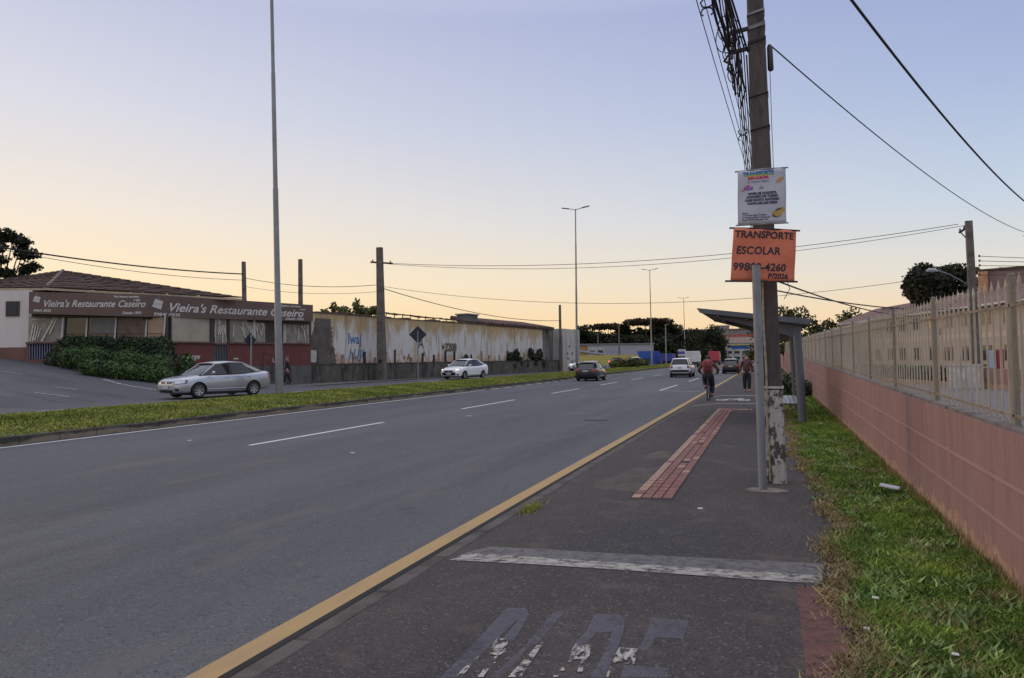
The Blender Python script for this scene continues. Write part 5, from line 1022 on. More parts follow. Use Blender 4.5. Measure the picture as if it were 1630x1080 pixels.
    for i in range(i1-i0):
        for k in range(6): rf.append((i*7+k,i*7+k+1,(i+1)*7+k+1,(i+1)*7+k))
    rm=MB().add(rv,rf,0,True).build('roof',mat_body,o); sdm=rm.modifiers.new('s','SOLIDIFY'); sdm.thickness=.03; sdm.offset=0
    # pillars: painted or black bars lying on the hull
    def side(x,z,sg,bv=bvh,off=.004):
        h=bv.ray_cast(Vector((x,sg*3,z)),Vector((0,-sg,0))); return (h[0]+Vector((0,sg*off,0))) if h[0] else Vector((x,sg*hw,z))
    def gpt(i,top,sg): x,bw,tw,zt,zz=g[i]; return Vector((x,sg*(tw if top else bw),zt if top else zz))
    for sg in (-1,1):
        for (a,b,w_,m2) in P['pillars']:
            p,q=gpt(a[0],a[1],sg)+Vector((a[2],0,0)),gpt(b[0],b[1],sg)+Vector((b[2],0,0)); mb=MB(); mb.bar(p-Vector((0,0,.03)),q,w_,.035,up=(0,1,0)); bevel(mb.build('pillar',mat_body if m2 else M_blk,o),.008,1)
        for poly in P.get('cpanel',[]):
            pts=[]
            for x,z in poly: 
                h=gbvh.ray_cast(Vector((x,sg*3,z)),Vector((0,-sg,0))); pts.append((h[0] if h[0] else Vector((x,sg*g[len(g)//2][1],z)))+Vector((0,sg*.006,0)))
            mb=MB().add(pts,[tuple(range(len(pts)))]); c_=mb.build('quarter_panel',mat_body,o)
    def patch(name,c4,d,m2,off=.006,nu=7,nv=4,bv=bvh,parent=o):
        """thin plate following the body: bilinear corners, cast along d"""
        A,B,C,D_=map(Vector,c4); d=Vector(d).normalized(); vs=[];
        for j in range(nv+1):
            for i in range(nu+1):
                p=A.lerp(B,i/nu).lerp(D_.lerp(C,i/nu),j/nv); h=bv.ray_cast(p-d*3,d)
                vs.append((h[0] if h[0] and (h[0]-p).length<1.0 else p)-d*off)
        mb=MB().add(vs,[(j*(nu+1)+i,j*(nu+1)+i+1,(j+1)*(nu+1)+i+1,(j+1)*(nu+1)+i) for j in range(nv) for i in range(nu)],0,True)
        return mb.build(name,m2,parent)
    fx=L_/2; F_=P['front']; B_=P['rear']
    for sg in (-1,1):
        y0,y1,z0,z1,dx=F_['hl']; patch('headlight_surround',[(fx-.08,sg*(y0-.05),z1-.0),(fx-dx-.08,sg*(y1+.02),z1+.03),(fx-dx-.08,sg*(y1+.02),z0+.03),(fx-.08,sg*(y0-.05),z0-.025)],(-1,-sg*.55,0),flat('lamp_surround',(.06,.06,.07),.3),.004); patch('headlight',[(fx-.1,sg*y0,z1-.02),(fx-dx,sg*y1,z1),(fx-dx,sg*y1,z0+.05),(fx-.1,sg*y0,z0)],(-1,-sg*.55,0),M_hlon if lit else M_hl)
        if 'fog' in F_ and detail:
            y,z,s=F_['fog']; fg_=patch('fog_recess',[(fx,sg*(y-s),z+.06),(fx,sg*(y+s),z+.05),(fx,sg*(y+s),z-.05),(fx,sg*(y-s*.7),z-.04)],(-1,-sg*.25,0),M_blk)
        y0,y1,z0,z1,dx=B_['tl']; patch('tail_light',[(-fx+.02,sg*y0,z1-.01),(-fx+dx,sg*y1,z1),(-fx+dx,sg*y1,z0),(-fx+.02,sg*y0,z0+.02)],(1,-sg*.5,0),M_tlon if tlit else M_tl)
    y,z0,z1,w1=F_['grille']; patch('grille',[(fx,y,z1),(fx,-y,z1),(fx,-y*w1,z0),(fx,y*w1,z0)],(-1,0,0),M_blk,nu=10)
    y,z0,z1=F_['intake']; patch('air_intake',[(fx,y,z1),(fx,-y,z1),(fx,-y*.92,z0),(fx,y*.92,z0)],(-1,0,0),M_blk,nu=10)
    zp=F_['plate']; patch('number_plate',[(fx,.21,zp+.065),(fx,-.21,zp+.065),(fx,-.21,zp-.065),(fx,.21,zp-.065)],(-1,0,0),M_plate,.022,2,1)
    zp=B_['plate']; patch('number_plate',[(-fx,.21,zp+.065),(-fx,-.21,zp+.065),(-fx,-.21,zp-.065),(-fx,.21,zp-.065)],(1,0,0),M_plate,.02,2,1)
    if detail: 
        zc=(F_['grille'][1]+F_['grille'][2])/2; patch('emblem',[(fx,.05,zc+.04),(fx,-.05,zc+.04),(fx,-.05,zc-.03),(fx,.05,zc-.03)],(-1,0,0),M_chr,.02,2,2)
        if 'bars' in F_:
            for k in range(2): zz=F_['grille'][1]+.035+.04*k; y=F_['grille'][0]*.93; patch('grille_bar',[(fx,y,zz+.008),(fx,-y,zz+.008),(fx,-y,zz-.008),(fx,y,zz-.008)],(-1,0,0),flat('grille_slat',(.12,.12,.13),.3),.014,10,1)
    if 'bumper' in B_: z0,z1=B_['bumper']; patch('rear_bumper',[(-fx,hw*.97,z1),(-fx,-hw*.97,z1),(-fx,-hw*.97,z0),(-fx,hw*.97,z0)],(1,0,0),M_blk,.008,16,3)
    if 'glass' in B_: pass
    ub=MB(); ub.box(xr-.3,-hw*.8,.13,xf+.3,hw*.8,st[5][1]+.06); ub.build('underbody',M_blk,o)
    for sg in (-1,1):   # seams, handles, mirrors, sills
        if detail:
            for line in P['seams']:
                pts=[side(x,z,sg) for x,z in line]; mb=MB(); mb.tube(pts,.0045,4); mb.build('door_seam',M_blk,o)
            for x,z in P['handles']:
                p=side(x,z,sg,off=.012); mb=MB(); mb.bar(p-Vector((.09,0,0)),p+Vector((.09,0,.006)),.022,.03); bevel(mb.build('door_handle',mat_body,o),.008,2)
            pts=[side(x,P['st'][0][1]+.055,sg) for x in np.linspace(xr+wr+.08,xf-wr-.08,8)]; mb=MB(); mb.tube(pts,.02,6); mb.build('sill',M_blk if P.get('blacksill') else mat_body,o)
            bl_=MB(); pts=[Vector((x,sg*(bw+.008),zz+.005)) for x,bw,tw,zt,zz in g[1:-1]]; bl_.tube([gpt(0,False,sg)+Vector((0,sg*.004,0))]+pts+[gpt(len(g)-1,False,sg)],.011,5); bl_.build('belt_trim',M_blk,o)
        x,z=P['mirror']; mb=MB(); s0=Vector((x,sg*(g[1][1]+.02),z)); mb.tube([s0,s0+Vector((0,sg*.10,.03))],.022,6)
        c=s0+Vector((0,sg*.17,.05)); nn_=6; vs=[];fs=[]
        for i,(dx,r) in enumerate([(-.05,.6),(-.03,1),(.02,.95),(.06,.45)]):
            for k in range(10): a=2*pi*k/10; vs.append(c+Vector((dx,cos(a)*.105*r,sin(a)*.068*r)))
        for i in range(3):
            for k in range(10): fs.append((i*10+k,i*10+(k+1)%10,(i+1)*10+(k+1)%10,(i+1)*10+k))
        fs+=[tuple(range(10)),tuple(range(30,40))[::-1]]; mb.add(vs,fs,0,True); mb.build('mirror',mat_body if P.get('mirrorpaint',1) else M_blk,o)
    # wheels
    for x in (xf,xr):
        for sg in (-1,1):
            wl=empty('wheel',(x,sg*(hw-.115),wr)); wl.parent=o
            t=MB(); prof=[(wr*.64,.10),(wr*.90,.112),(wr*.985,.085),(wr,.0),(wr*.985,-.085),(wr*.90,-.112),(wr*.64,-.10)]; n=28; vs=[(r*cos(2*pi*k/n),y,r*sin(2*pi*k/n)) for r,y in prof for k in range(n)]
            t.add(vs,[(i*n+k,i*n+(k+1)%n,(i+1)*n+(k+1)%n,(i+1)*n+k) for i in range(len(prof)-1) for k in range(n)],0,True); t.build('tyre',M_tyre,wl)
            r=MB(); d=sg; rr=wr*.66
            vs=[(q*cos(2*pi*k/n),y*d,q*sin(2*pi*k/n)) for q,y in ((rr,.105),(rr*.93,.10),(rr*.90,.02),(.01,.01)) for k in range(n)]
            r.add(vs[:2*n],[(k,(k+1)%n,n+(k+1)%n,n+k) for k in range(n)],0,True); r.add(vs[n:],[(i*n+k,i*n+(k+1)%n,(i+1)*n+(k+1)%n,(i+1)*n+k) for i in range(2) for k in range(n)],1,True)
            ns=P.get('spokes',5)
            for k in range(ns):
                for e in (-.16,.16):
                    a=2*pi*k/ns+.2; r.bar((.03*cos(a),.075*d,.03*sin(a)),(rr*.95*cos(a+e),.095*d,rr*.95*sin(a+e)),.035,.02,0,up=(0,1,0))
            r.cyl((0,.06*d,0),.055,(0,d,0),.04,12); r.build('rim',[M_rim,M_blk],wl)
    return o
SEDAN=dict(L=4.54,W=1.76,H=1.48,wr=.315,wx=(1.34,-1.26),belt=.90,mirror=(.78,.98),spokes=7,
 st=[(2.27,.30,.48,.56,.58,.48),(2.21,.22,.61,.73,.77,.64),(2.02,.19,.67,.81,.85,.71),(1.55,.19,.75,.885,.875,.75),(1.0,.19,.80,.945,.88,.79),(.3,.19,.84,.955,.88,.80),(-.6,.19,.87,.965,.88,.80),(-1.3,.19,.90,1.0,.875,.77),(-1.85,.21,.92,1.045,.85,.72),(-2.15,.25,.90,1.04,.79,.66),(-2.26,.33,.80,.96,.68,.58)],
 gh=[(1.22,.72,.62,.94,.93),(.45,.79,.58,1.385,.94),(-.2,.80,.585,1.455,.945),(-.85,.79,.57,1.42,.955),(-1.72,.68,.55,1.04,1.03)],roof=(1,3),
 pillars=[((0,False,-.05),(1,True,0),.065,1),((1,True,0),(2,True,0),.05,1),((2,True,0),(3,True,0),.05,1),((3,True,0),(4,False,.06),.12,1),((2,False,.07),(2,True,-.03),.07,0)],
 cpanel=[],
 seams=[[(1.02,.86),(.98,.6),(1.0,.32)],[(-.10,.93),(-.10,.6),(-.08,.30)],[(-1.15,.95),(-1.05,.78),(-.92,.5),(-.85,.30)]],handles=[(.05,.80),(-.98,.83)],
 front=dict(hl=(.52,.78,.58,.73,.42),grille=(.44,.60,.70,.82),bars=1,intake=(.50,.25,.36),plate=.47,fog=(.70,.36,.10)),rear=dict(tl=(.45,.80,.72,.95,.22),plate=.62))
COMPACT=dict(SEDAN,L=4.42,wr=.30,spokes=6,wx=(1.30,-1.24),
 st=[(2.20,.30,.46,.54,.60,.50),(2.14,.22,.62,.72,.77,.64),(1.96,.19,.70,.80,.84,.70),(1.5,.19,.78,.90,.865,.74),(1.0,.19,.82,.965,.87,.79),(.3,.19,.86,.975,.87,.80),(-.6,.19,.89,.985,.87,.80),(-1.3,.19,.92,1.02,.865,.77),(-1.8,.21,.95,1.08,.84,.72),(-2.08,.25,.92,1.08,.78,.66),(-2.2,.33,.80,.98,.68,.58)],
 gh=[(1.25,.72,.62,.96,.95),(.45,.79,.58,1.40,.96),(-.2,.80,.585,1.465,.965),(-.85,.79,.57,1.43,.98),(-1.75,.68,.55,1.08,1.05)],
 front=dict(hl=(.55,.74,.66,.76,.34),grille=(.30,.52,.66,1.6),intake=(.62,.24,.50),plate=.42,fog=(.76,.36,.08)),rear=dict(tl=(.45,.80,.78,1.0,.22),plate=.66))
HATCH=dict(L=4.05,W=1.72,H=1.50,wr=.30,wx=(1.22,-1.20),belt=.92,mirror=(.80,1.0),spokes=5,mirrorpaint=1,
 st=[(2.02,.32,.50,.58,.60,.50),(1.95,.24,.62,.72,.77,.64),(1.75,.21,.70,.82,.83,.70),(1.35,.20,.76,.90,.855,.76),(.8,.20,.82,.97,.86,.79),(0,.20,.86,.98,.86,.79),(-.8,.20,.90,1.0,.86,.79),(-1.4,.21,.93,1.02,.855,.77),(-1.8,.25,.92,1.02,.82,.74),(-1.98,.30,.88,.98,.77,.70),(-2.02,.36,.80,.92,.74,.68)],
 gh=[(1.20,.71,.60,.97,.96),(.45,.78,.58,1.40,.96),(-.3,.79,.585,1.49,.97),(-1.2,.78,.57,1.45,.98),(-1.55,.76,.56,1.36,.99),(-1.93,.71,.60,.99,.985)],roof=(1,4),
 pillars=[((0,False,-.05),(1,True,0),.065,1),((1,True,0),(2,True,0),.05,1),((2,True,0),(3,True,0),.05,1),((4,True,0),(5,False,.03),.10,1),((2,False,.1),(2,True,.02),.06,0)],
 cpanel=[[(-1.25,1.0),(-1.85,1.0),(-1.62,1.34),(-1.45,1.36)]],
 seams=[[(.85,.9),(.82,.6),(.84,.32)],[(-.25,.95),(-.25,.6),(-.22,.30)],[(-1.1,.97),(-.95,.7),(-.8,.32)]],handles=[(-.1,.84),(-.95,.88)],
 front=dict(hl=(.52,.74,.64,.76,.34),grille=(.36,.60,.68,.85),intake=(.55,.28,.42),plate=.48),rear=dict(tl=(.52,.74,.72,.96,.10),plate=.78,bumper=(.30,.60)))
SUV=dict(L=4.33,W=1.82,H=1.68,wr=.345,wx=(1.32,-1.34),belt=1.05,mirror=(.80,1.15),spokes=5,mirrorpaint=0,blacksill=1,
 st=[(2.16,.42,.60,.72,.66,.56),(2.10,.32,.76,.88,.82,.68),(1.90,.28,.88,.98,.88,.74),(1.4,.27,.93,1.04,.905,.80),(.9,.27,.95,1.09,.91,.83),(0,.27,.98,1.10,.91,.83),(-.8,.27,1.0,1.11,.91,.83),(-1.5,.28,1.0,1.12,.905,.82),(-1.95,.33,.99,1.12,.88,.79),(-2.12,.40,.95,1.08,.83,.75),(-2.16,.46,.90,1.02,.80,.73)],
 gh=[(1.05,.76,.66,1.10,1.09),(.45,.83,.64,1.56,1.09),(-.3,.84,.645,1.63,1.10),(-1.4,.83,.63,1.61,1.11),(-1.85,.80,.61,1.55,1.11),(-2.10,.75,.66,1.10,1.095)],roof=(1,4),
 pillars=[((0,False,-.05),(1,True,0),.08,1),((1,True,0),(2,True,0),.06,1),((2,True,0),(3,True,0),.06,1),((3,True,0),(4,True,0),.06,1),((4,True,0),(5,False,.03),.13,1),((2,False,.1),(2,True,.02),.08,0)],
 cpanel=[[(-1.25,1.12),(-2.02,1.12),(-1.86,1.50),(-1.55,1.55)]],
 seams=[[(.85,1.0),(.82,.7),(.84,.4)],[(-.25,1.05),(-.25,.7),(-.22,.4)],[(-1.15,1.05),(-1.0,.8),(-.85,.4)]],handles=[(-.1,.96),(-1.0,.99)],
 front=dict(hl=(.48,.82,.74,.92,.40),grille=(.40,.70,.84,.9),intake=(.60,.36,.52),plate=.60),rear=dict(tl=(.60,.78,.78,1.06,.10),plate=.84,bumper=(.40,.66)))
GC='cars on the avenue'
silver=paint('silver_paint',(.44,.46,.51),.55,.28); white=paint('white_paint',(.80,.81,.84)); darkp=paint('dark_grey_paint',(.018,.022,.034)); blackp=paint('black_paint',(.015,.016,.02)); white2=paint('off_white_paint',(.74,.76,.80))
def place(x,y,z): return (x,y,z)
car('parked silver sedan turning beside the median, nearest car on the left',(-22.45,25.95,.325),R(-106),SEDAN,silver,GC)
car('white sedan with its headlights on passing the stained wall',(-21.95,52.3,.322),R(-101),COMPACT,white,GC,lit=True)
car('white hatchback with headlights on, half hidden by the dark hatchback',(-22.6,86,.322),R(-90),HATCH,white2,GC,lit=True)
car('dark grey hatchback seen from behind in the far left lane',(-13.35,57.5,.002),R(90),HATCH,darkp,GC)
car('white sport utility car with black rear bumper driving away',(-7.3,67.0,.002),R(90),SUV,white,GC)
car('black car driving away beyond the walking person',(-3.75,80,.002),R(90),HATCH,blackp,GC)
car('white car with bright headlights far beyond the median',(-21.9,128,.322),R(-90),HATCH,white2,GC,lit=True)
car('dark car with glowing red lights beside the blue wall',(-24.6,126,.322),R(78),SEDAN,blackp,GC,tlit=True,detail=False)
car('small dark red car far away right of the cyclist',(-12.5,175,.002),R(90),HATCH,paint('dark_red_paint',(.18,.02,.02)),GC,detail=False)
# trucks and van far away
def truck(label,x,y,col,W_,H_,L_,cabcol,name='truck'):
    o=tag(empty(name,(x,y,.0)),label,'truck'); b=MB(); b.box(-W_/2,-L_/2,.9,W_/2,L_/2,H_); bevel(b.build('cargo_box',mat('truck_%s'%name+str(int(col[0]*100)),col,.6,.1,.5),o),.06,2)
    c=MB(); c.prism([(-W_/2+.05,L_/2+.1),(W_/2-.05,L_/2+.1),(W_/2-.05,L_/2+1.6),(W_/2-.3,L_/2+1.9),(-W_/2+.3,L_/2+1.9),(-W_/2+.05,L_/2+1.6)],.5,H_*.8); bevel(c.build('cab',paint('cab_'+name+str(int(cabcol[0]*100)),cabcol),o),.08,2)
    w_=MB(); w_.box(-W_/2+.2,L_/2+1.86,H_*.5,W_/2-.2,L_/2+1.92,H_*.74); w_.build('windscreen',M_cglass,o); k=MB(); k.box(-W_/2+.05,-L_/2-.04,.45,W_/2-.05,-L_/2+.06,.65); k.build('rear_bumper',M_blk,o)
    for yy in (-L_*.3,L_/2+.9):
        for sg in (-1,1): q=MB(); q.cyl((sg*(W_/2-.02),yy,.48),.48,(-sg,0,0),.28,18); q.build('wheel',M_tyre,o)
    for sg in (-1,1): q=MB(); q.box(sg*(W_/2-.25)-.12,-L_/2-.03,.70,sg*(W_/2-.25)+.12,-L_/2-.001,.84); q.build('tail_light',M_tl,o)
    return o
truck('white box truck driving away between the white sport utility car and the cyclist',-12.6,132,(.55,.55,.54),2.2,2.75,4.5,(.5,.5,.5),'white_truck')
truck('red topped truck just left of the cyclist',-11.2,165,(.42,.05,.07),2.2,2.9,4.0,(.4,.4,.42),'red_truck')
truck('dark blue covered truck behind the white car with bright headlights',-20.4,158,(.03,.05,.24),2.9,2.5,5,(.03,.05,.2),'blue_truck')

# ================================================================ people and bicycle
M_skin=mat('skin',(.42,.24,.18),.6,.08,6,spec=.4)
def skin(name,m_,parent,chains,sub=2,extra=None):
    """one continuous skinned body: chains of (key,(x,y,z),radius) sharing keys"""
    vs=[];rs=[];idx={};es=[]
    for ch in chains:
        prev=None
        for k in ch:
            if len(k)==1: i=idx[k[0]]
            else:
                key,p,r=k
                if key in idx: i=idx[key]
                else: i=len(vs); idx[key]=i; vs.append(p); rs.append(r)
            if prev is not None and (prev,i) not in es: es.append((prev,i))
            prev=i
    me=bpy.data.meshes.new(name); me.from_pydata([tuple(v) for v in vs],es,[]); me.materials.append(m_); o=bpy.data.objects.new(name,me); COL.objects.link(o); o.parent=parent
    sk=o.modifiers.new('skin','SKIN'); sk.use_smooth_shade=True
    for i,r in enumerate(rs): me.skin_vertices[0].data[i].radius=(r,r) if not isinstance(r,tuple) else r
    me.skin_vertices[0].data[0].use_root=True
    ss=o.modifiers.new('sub','SUBSURF'); ss.levels=sub; ss.render_levels=sub; return o
def lerp(a,b,t): return tuple(a[i]+(b[i]-a[i])*t for i in range(3))
def off(p,x=0,y=0,z=0): return (p[0]+x,p[1]+y,p[2]+z)
def fingers(side,wr,hd,k):
    """palm and five fingers beyond the wrist; hd = unit direction the hand points"""
    h=Vector(hd).normalized(); w_=Vector(wr); sd_=Vector((0,1,0)) if abs(h.y)<.7 else Vector((1,0,0)); sd_=(sd_-h*sd_.dot(h)).normalized()
    inn=h.cross(sd_)*(1 if k=='L' else -1)
    palm=w_+h*.055; ch=[[(k+'wr',),(k+'pm',tuple(palm),.026)]]
    for i,(o_,l_) in enumerate([(-.028,.065),(-.009,.078),(.010,.074),(.028,.058)]):
        a=palm+sd_*o_+h*.03; b=a+h*l_*.55+inn*.006; c=b+h*l_*.40+inn*.022
        ch.append([(k+'pm',),(k+'f%da'%i,tuple(a),.0095),(k+'f%db'%i,tuple(b),.0085),(k+'f%dc'%i,tuple(c),.0075)])
    a=w_+h*.03-sd_*.034; b=a+h*.035-sd_*.018+inn*.01; ch.append([(k+'pm',),(k+'ta',tuple(a),.011),(k+'tb',tuple(b),.009),(k+'tc',tuple(b+h*.025+inn*.008),.008)])
    return ch
def human(name,label,loc,rz,J,cols,group=None):
    """figure faces -y in its own frame; J holds joints; L = its own left = +x when facing -y"""
    o=tag(empty(name,loc,rz),label,'person',group); g=lambda k:J[k]
    pel=g('pelvis'); che=g('chest'); nk=g('neck'); hd=g('head'); f=g('face')   # f: facing direction (x,y)
    wst=lerp(pel,che,.45)
    ch=[[('pel',pel,.105),('wst',wst,.115),('che',che,.135),('nkb',lerp(che,nk,.75),.085),('nk',nk,.055),('jaw',off(hd,f[0]*.02,f[1]*.02,-.055),.062),('hd',off(hd,0,0,.03),.088),('top',off(hd,-f[0]*.01,-f[1]*.01,.095),.062)]]
    ch.append([('jaw',),('nose',off(hd,f[0]*.105,f[1]*.105,-.01),.016)])
    for k in 'LR':
        s_,e,w_=g(k+'sh'),g(k+'el'),g(k+'wr'); ch.append([('nkb',),(k+'sh',s_,.062),(k+'ua',lerp(s_,e,.5),.05),(k+'el',e,.042),(k+'fa',lerp(e,w_,.5),.038),(k+'wr',w_,.027)])
        hdv=Vector(g(k+'hand')) if k+'hand' in J else Vector(w_)-Vector(e); ch+=fingers(k,w_,hdv,k)
        h,kn,an,to=g(k+'hip'),g(k+'kn'),g(k+'an'),g(k+'to'); ch.append([('pel',),(k+'hip',h,.095),(k+'th',lerp(h,kn,.5),.08),(k+'kn',kn,.058),(k+'cf',lerp(kn,an,.4),.055),(k+'an',an,.036),(k+'to',to,.032)])
    skin('body',M_skin,o,ch)
    # clothes are children that follow the body
    jk=[[('p',off(pel,0,0,-.02),.155*cols.get('fat',1)),('w',wst,.145*cols.get('fat',1)),('c',off(che,0,0,0),.158*cols.get('fat',1)),('n',lerp(che,nk,.85),.082)]]
    for k in 'LR': s_,e,w_=g(k+'sh'),g(k+'el'),g(k+'wr'); jk.append([('n',),(k+'s',s_,.082),(k+'u',lerp(s_,e,.5),.068),(k+'e',e,.060),(k+'f',lerp(e,w_,.55),.054),(k+'w',lerp(e,w_,.93),.044)])
    skin('jacket',cols['jacket'],o,jk)
    tr=[[('p',off(pel,0,0,-.01),.145*cols.get('fat',1)),('p2',off(pel,0,0,.08),.140*cols.get('fat',1))]]
    for k in 'LR': h,kn,an=g(k+'hip'),g(k+'kn'),g(k+'an'); F2=cols.get('fat',1); tr.append([('p',),(k+'h',h,.108*F2),(k+'t',lerp(h,kn,.5),.096*F2),(k+'k',kn,.078*F2),(k+'c',lerp(kn,an,.5),.072*F2),(k+'a',lerp(kn,an,.93),.058*F2)])
    skin('trousers',cols['trousers'],o,tr)
    for k in 'LR': an,to=g(k+'an'),g(k+'to'); d=Vector(to)-Vector(an); d.z=0; d.normalize(); a=Vector(an); skin('shoe',cols['shoes'],o,[[('h',tuple(a-d*.03+Vector((0,0,-.045))),.040),('m',tuple(a+d*.08+Vector((0,0,-.05))),.042),('t',tuple(a+d*.17+Vector((0,0,-.058))),.033)]])
    hr=[[('a',off(hd,-f[0]*.045,-f[1]*.045,.0),.098),('b',off(hd,-f[0]*.03,-f[1]*.03,.07),.108),('c',off(hd,f[0]*.035,f[1]*.035,.115),.092)]]
    skin('hair',cols['hair'],o,hr)
    sd_=Vector((-f[1],f[0],0))
    for sg in (-1,1):
        e=Vector(hd)+Vector((f[0],f[1],0))*.083+sd_*sg*.032+Vector((0,0,.02)); m=MB(); m.tube([e,e+Vector((f[0],f[1],0))*.012],.010,8); m.build('eye',flat('eye_dark',(.02,.015,.012),.3),o)
        e=Vector(hd)+sd_*sg*.088; m=MB(); m.tube([e+Vector((0,0,-.03)),e+sd_*sg*.012,e+Vector((0,0,.03))],[.008,.016,.010],6); m.build('ear',M_skin,o)
    e=Vector(hd)+Vector((f[0],f[1],0))*.082+Vector((0,0,-.055)); m=MB(); m.tube([e-sd_*.024,e+Vector((f[0],f[1],0))*.006,e+sd_*.024],.006,5); m.build('mouth',flat('lip',(.30,.10,.09)),o)
    return o
base=dict(pelvis=(0,0,.92),chest=(0,0,1.28),neck=(0,0,1.45),head=(0,-.01,1.56),face=(0,-1),
 Lsh=(.17,0,1.38),Lel=(.22,.03,1.10),Lwr=(.21,-.03,.86),Rsh=(-.17,0,1.38),Rel=(-.22,.03,1.10),Rwr=(-.21,-.03,.86),
 Lhip=(.09,0,.86),Lkn=(.10,-.01,.48),Lan=(.10,.02,.09),Lto=(.11,-.12,.04),Rhip=(-.09,0,.86),Rkn=(-.10,-.01,.48),Ran=(-.10,.02,.09),Rto=(-.11,-.12,.04))
M_brj=mat('maroon_quilted_jacket',(.085,.030,.028),.7,.25,8); M_blt=mat('black_trousers',(.018,.018,.022),.85); M_pinks=flat('red_shoes',(.32,.05,.06)); M_dh=flat('dark_hair',(.025,.018,.015),.6)
J=dict(base); J.update(Lkn=(.10,-.05,.48),Lan=(.09,-.06,.09),Lto=(.10,-.20,.045),Ran=(-.09,.10,.10),Rkn=(-.10,.0,.48),Rto=(-.10,-.02,.04),Rel=(-.27,.02,1.10),Rwr=(-.30,-.05,.86),Lel=(.26,.05,1.10),Lwr=(.25,.0,.86))
human('person','person in a maroon jacket and black trousers walking towards the viewer on the pavement',(-1.02,36.0,.12),R(3),J,dict(jacket=M_brj,trousers=M_blt,shoes=M_pinks,hair=M_dh,fat=1.22))
J=dict(base); J.update(Lkn=(.09,-.14,.50),Lan=(.09,-.20,.12),Lto=(.09,-.33,.07),Ran=(-.09,.24,.13),Rkn=(-.09,.04,.49),Rto=(-.09,.13,.05),Lel=(.21,.10,1.12),Lwr=(.20,.05,.87),Rel=(-.21,-.08,1.12),Rwr=(-.18,-.20,.90),head=(0,-.05,1.57))
wk=human('person','person in dark clothes with a pale front walking on the left pavement',(-27.5,37.9,.35),R(-55),J,dict(jacket=mat('black_jacket',(.02,.02,.022),.8),trousers=M_blt,shoes=flat('black_shoes',(.02,.02,.02)),hair=flat('grey_hair',(.22,.17,.14),.7)))
sb=MB(); sb.prism([(-.09,-.175),(.09,-.175),(.07,-.150),(-.07,-.150)],.98,1.38); bevel(sb.build('shirt_front',flat('beige_shirt',(.36,.33,.26),.8),wk),.01,1)
# bicycle (rides towards +y), wheels in the y-z plane
BX,BY,BZ=-2.26,29.75,.078
bk_=tag(empty('bicycle',(BX,BY,BZ)),'black bicycle ridden away from the viewer along the kerb','bicycle'); wr=.335
for y in (-.52,.52):
    wl=empty('wheel',(0,y,wr)); wl.parent=bk_; n=32
    t=MB(); t.tube([(0,(wr-.022)*cos(2*pi*k/n),(wr-.022)*sin(2*pi*k/n)) for k in range(n+1)],.024,8); t.build('tyre',M_tyre,wl)
    t=MB(); t.tube([(0,(wr-.05)*cos(2*pi*k/n),(wr-.05)*sin(2*pi*k/n)) for k in range(n+1)],.011,6); t.build('rim',M_rim,wl)
    t=MB()
    for k in range(14): a=2*pi*k/14; t.bar((.02*(-1)**k,0,0),(0,(wr-.05)*cos(a),(wr-.05)*sin(a)),.004)
    t.cyl((-.04,0,0),.025,(1,0,0),.08,10); t.build('spokes',M_chr,wl)
M_bf=flat('bicycle_frame_black',(.02,.022,.03),.35)
t=MB(); bb=(0,-.08,.29); seat=(0,-.27,.80); hdt=(0,.34,.80); hdb=(0,.38,.62)
for a,b in ((bb,seat),(bb,hdb),(seat,hdt),(hdt,hdb)): t.tube([a,b],.018,8)
for sg in (-1,1): t.tube([(sg*.05,-.52,wr),(sg*.03,-.08,.29)],.011,6); t.tube([(sg*.05,-.52,wr),(0,-.26,.76)],.010,6); t.tube([(sg*.05,.52,wr),(sg*.04,.40,.66),hdb],.014,6)
t.build('frame',M_bf,bk_)
t=MB(); t.tube([(0,.34,.80),(0,.33,.90),(0,.36,.98)],.015,8); t.tube([(-.31,.30,1.0),(-.12,.36,1.0),(0,.37,.98),(.12,.36,1.0),(.31,.30,1.0)],.013,8); t.build('handlebar',M_bf,bk_)
t=MB(); t.tube([(0,-.42,.90),(0,-.34,.905),(0,-.18,.895)],[.085,.065,.025],10); t.build('saddle',M_blk,bk_)
t=MB(); t.tube([(0,-.27,.80),(0,-.29,.89)],.014,8); t.build('seat_post',M_chr,bk_)
t=MB(); t.cyl((.03,-.08,.29),.09,(1,0,0),.012,20); t.bar((.05,-.08,.29),(.06,-.06,.13),.02,.012); t.bar((-.05,-.08,.29),(-.06,-.10,.45),.02,.012); t.build('crank',M_chr,bk_)
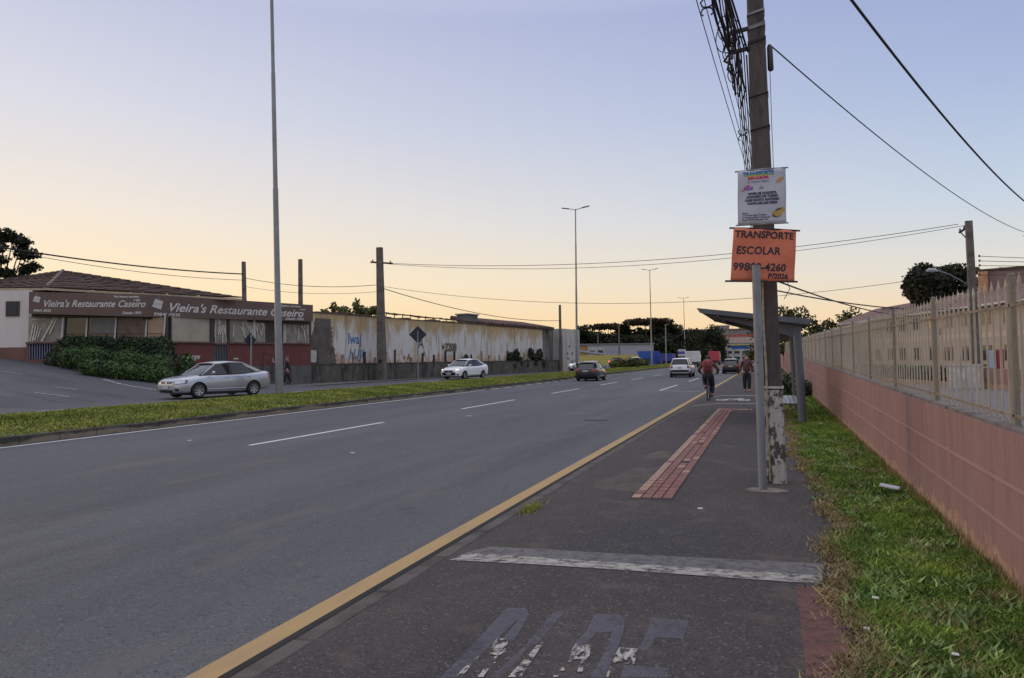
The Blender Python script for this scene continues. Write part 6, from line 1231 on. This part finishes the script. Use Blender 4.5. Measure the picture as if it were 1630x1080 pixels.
for sg,p in ((1,(.11,-.06,.13)),(-1,(-.11,-.10,.45))): t=MB(); t.box(p[0]-.05,p[1]-.04,p[2]-.012,p[0]+.05,p[1]+.04,p[2]+.012); t.build('pedal',M_blk,bk_)
t=MB(); t.tube([(0,-.52+.37*cos(a),wr+.37*sin(a)) for a in np.linspace(.6,2.6,10)],.012,5); t.build('mudguard',M_blk,bk_)
# rider: facing +y ; figure frame faces -y so rotate by 180 and mirror coordinates
J=dict(pelvis=(0,.30,.99),chest=(0,.16,1.31),neck=(0,.08,1.47),head=(0,.03,1.58),face=(0,-1),
 Lsh=(.20,.10,1.39),Lel=(.38,-.04,1.16),Lwr=(.30,-.27,1.035),Rsh=(-.20,.10,1.39),Rel=(-.38,-.04,1.16),Rwr=(-.30,-.27,1.035),Lhand=(0,-1,-.25),Rhand=(0,-1,-.25),
 Lhip=(.10,.27,.93),Lkn=(.15,-.10,.80),Lan=(.12,.11,.55),Lto=(.12,-.03,.49),Rhip=(-.10,.27,.93),Rkn=(-.13,-.02,.56),Ran=(-.12,.10,.22),Rto=(-.12,-.03,.16))
human('person','cyclist in an orange brown jacket and dark trousers seen from behind on the kerb path',(BX,BY,BZ),R(180),J,dict(jacket=mat('orange_brown_jacket',(.12,.052,.026),.75,.3,9),trousers=mat('navy_trousers',(.014,.017,.028),.85),shoes=flat('black_shoes',(.02,.02,.02)),hair=M_dh,fat=1.30))
bp_=tag(empty('backpack',(BX,BY-.16,1.42)),'red and pink backpack on the back of the cyclist','backpack')
t=MB(); t.prism([(-.17,-.26),(.17,-.26),(.19,-.12),(.17,.0),(-.17,.0),(-.19,-.12)],-.25,.20); b_=t.build('main_bag',mat('pink_red_fabric',(.24,.05,.06),.8,.2,9),bp_); bevel(b_,.06,3)
t=MB(); t.box(-.12,-.31,-.21,.12,-.255,.02); bevel(t.build('front_pocket',mat('red_fabric',(.12,.015,.022),.8,.2,9),bp_),.02,2)
for sg in (-1,1): t=MB(); t.tube([(sg*.11,-.03,.18),(sg*.13,.05,.24),(sg*.15,.16,.22),(sg*.16,.20,.05)],.018,6); t.build('strap',M_blk,bp_)
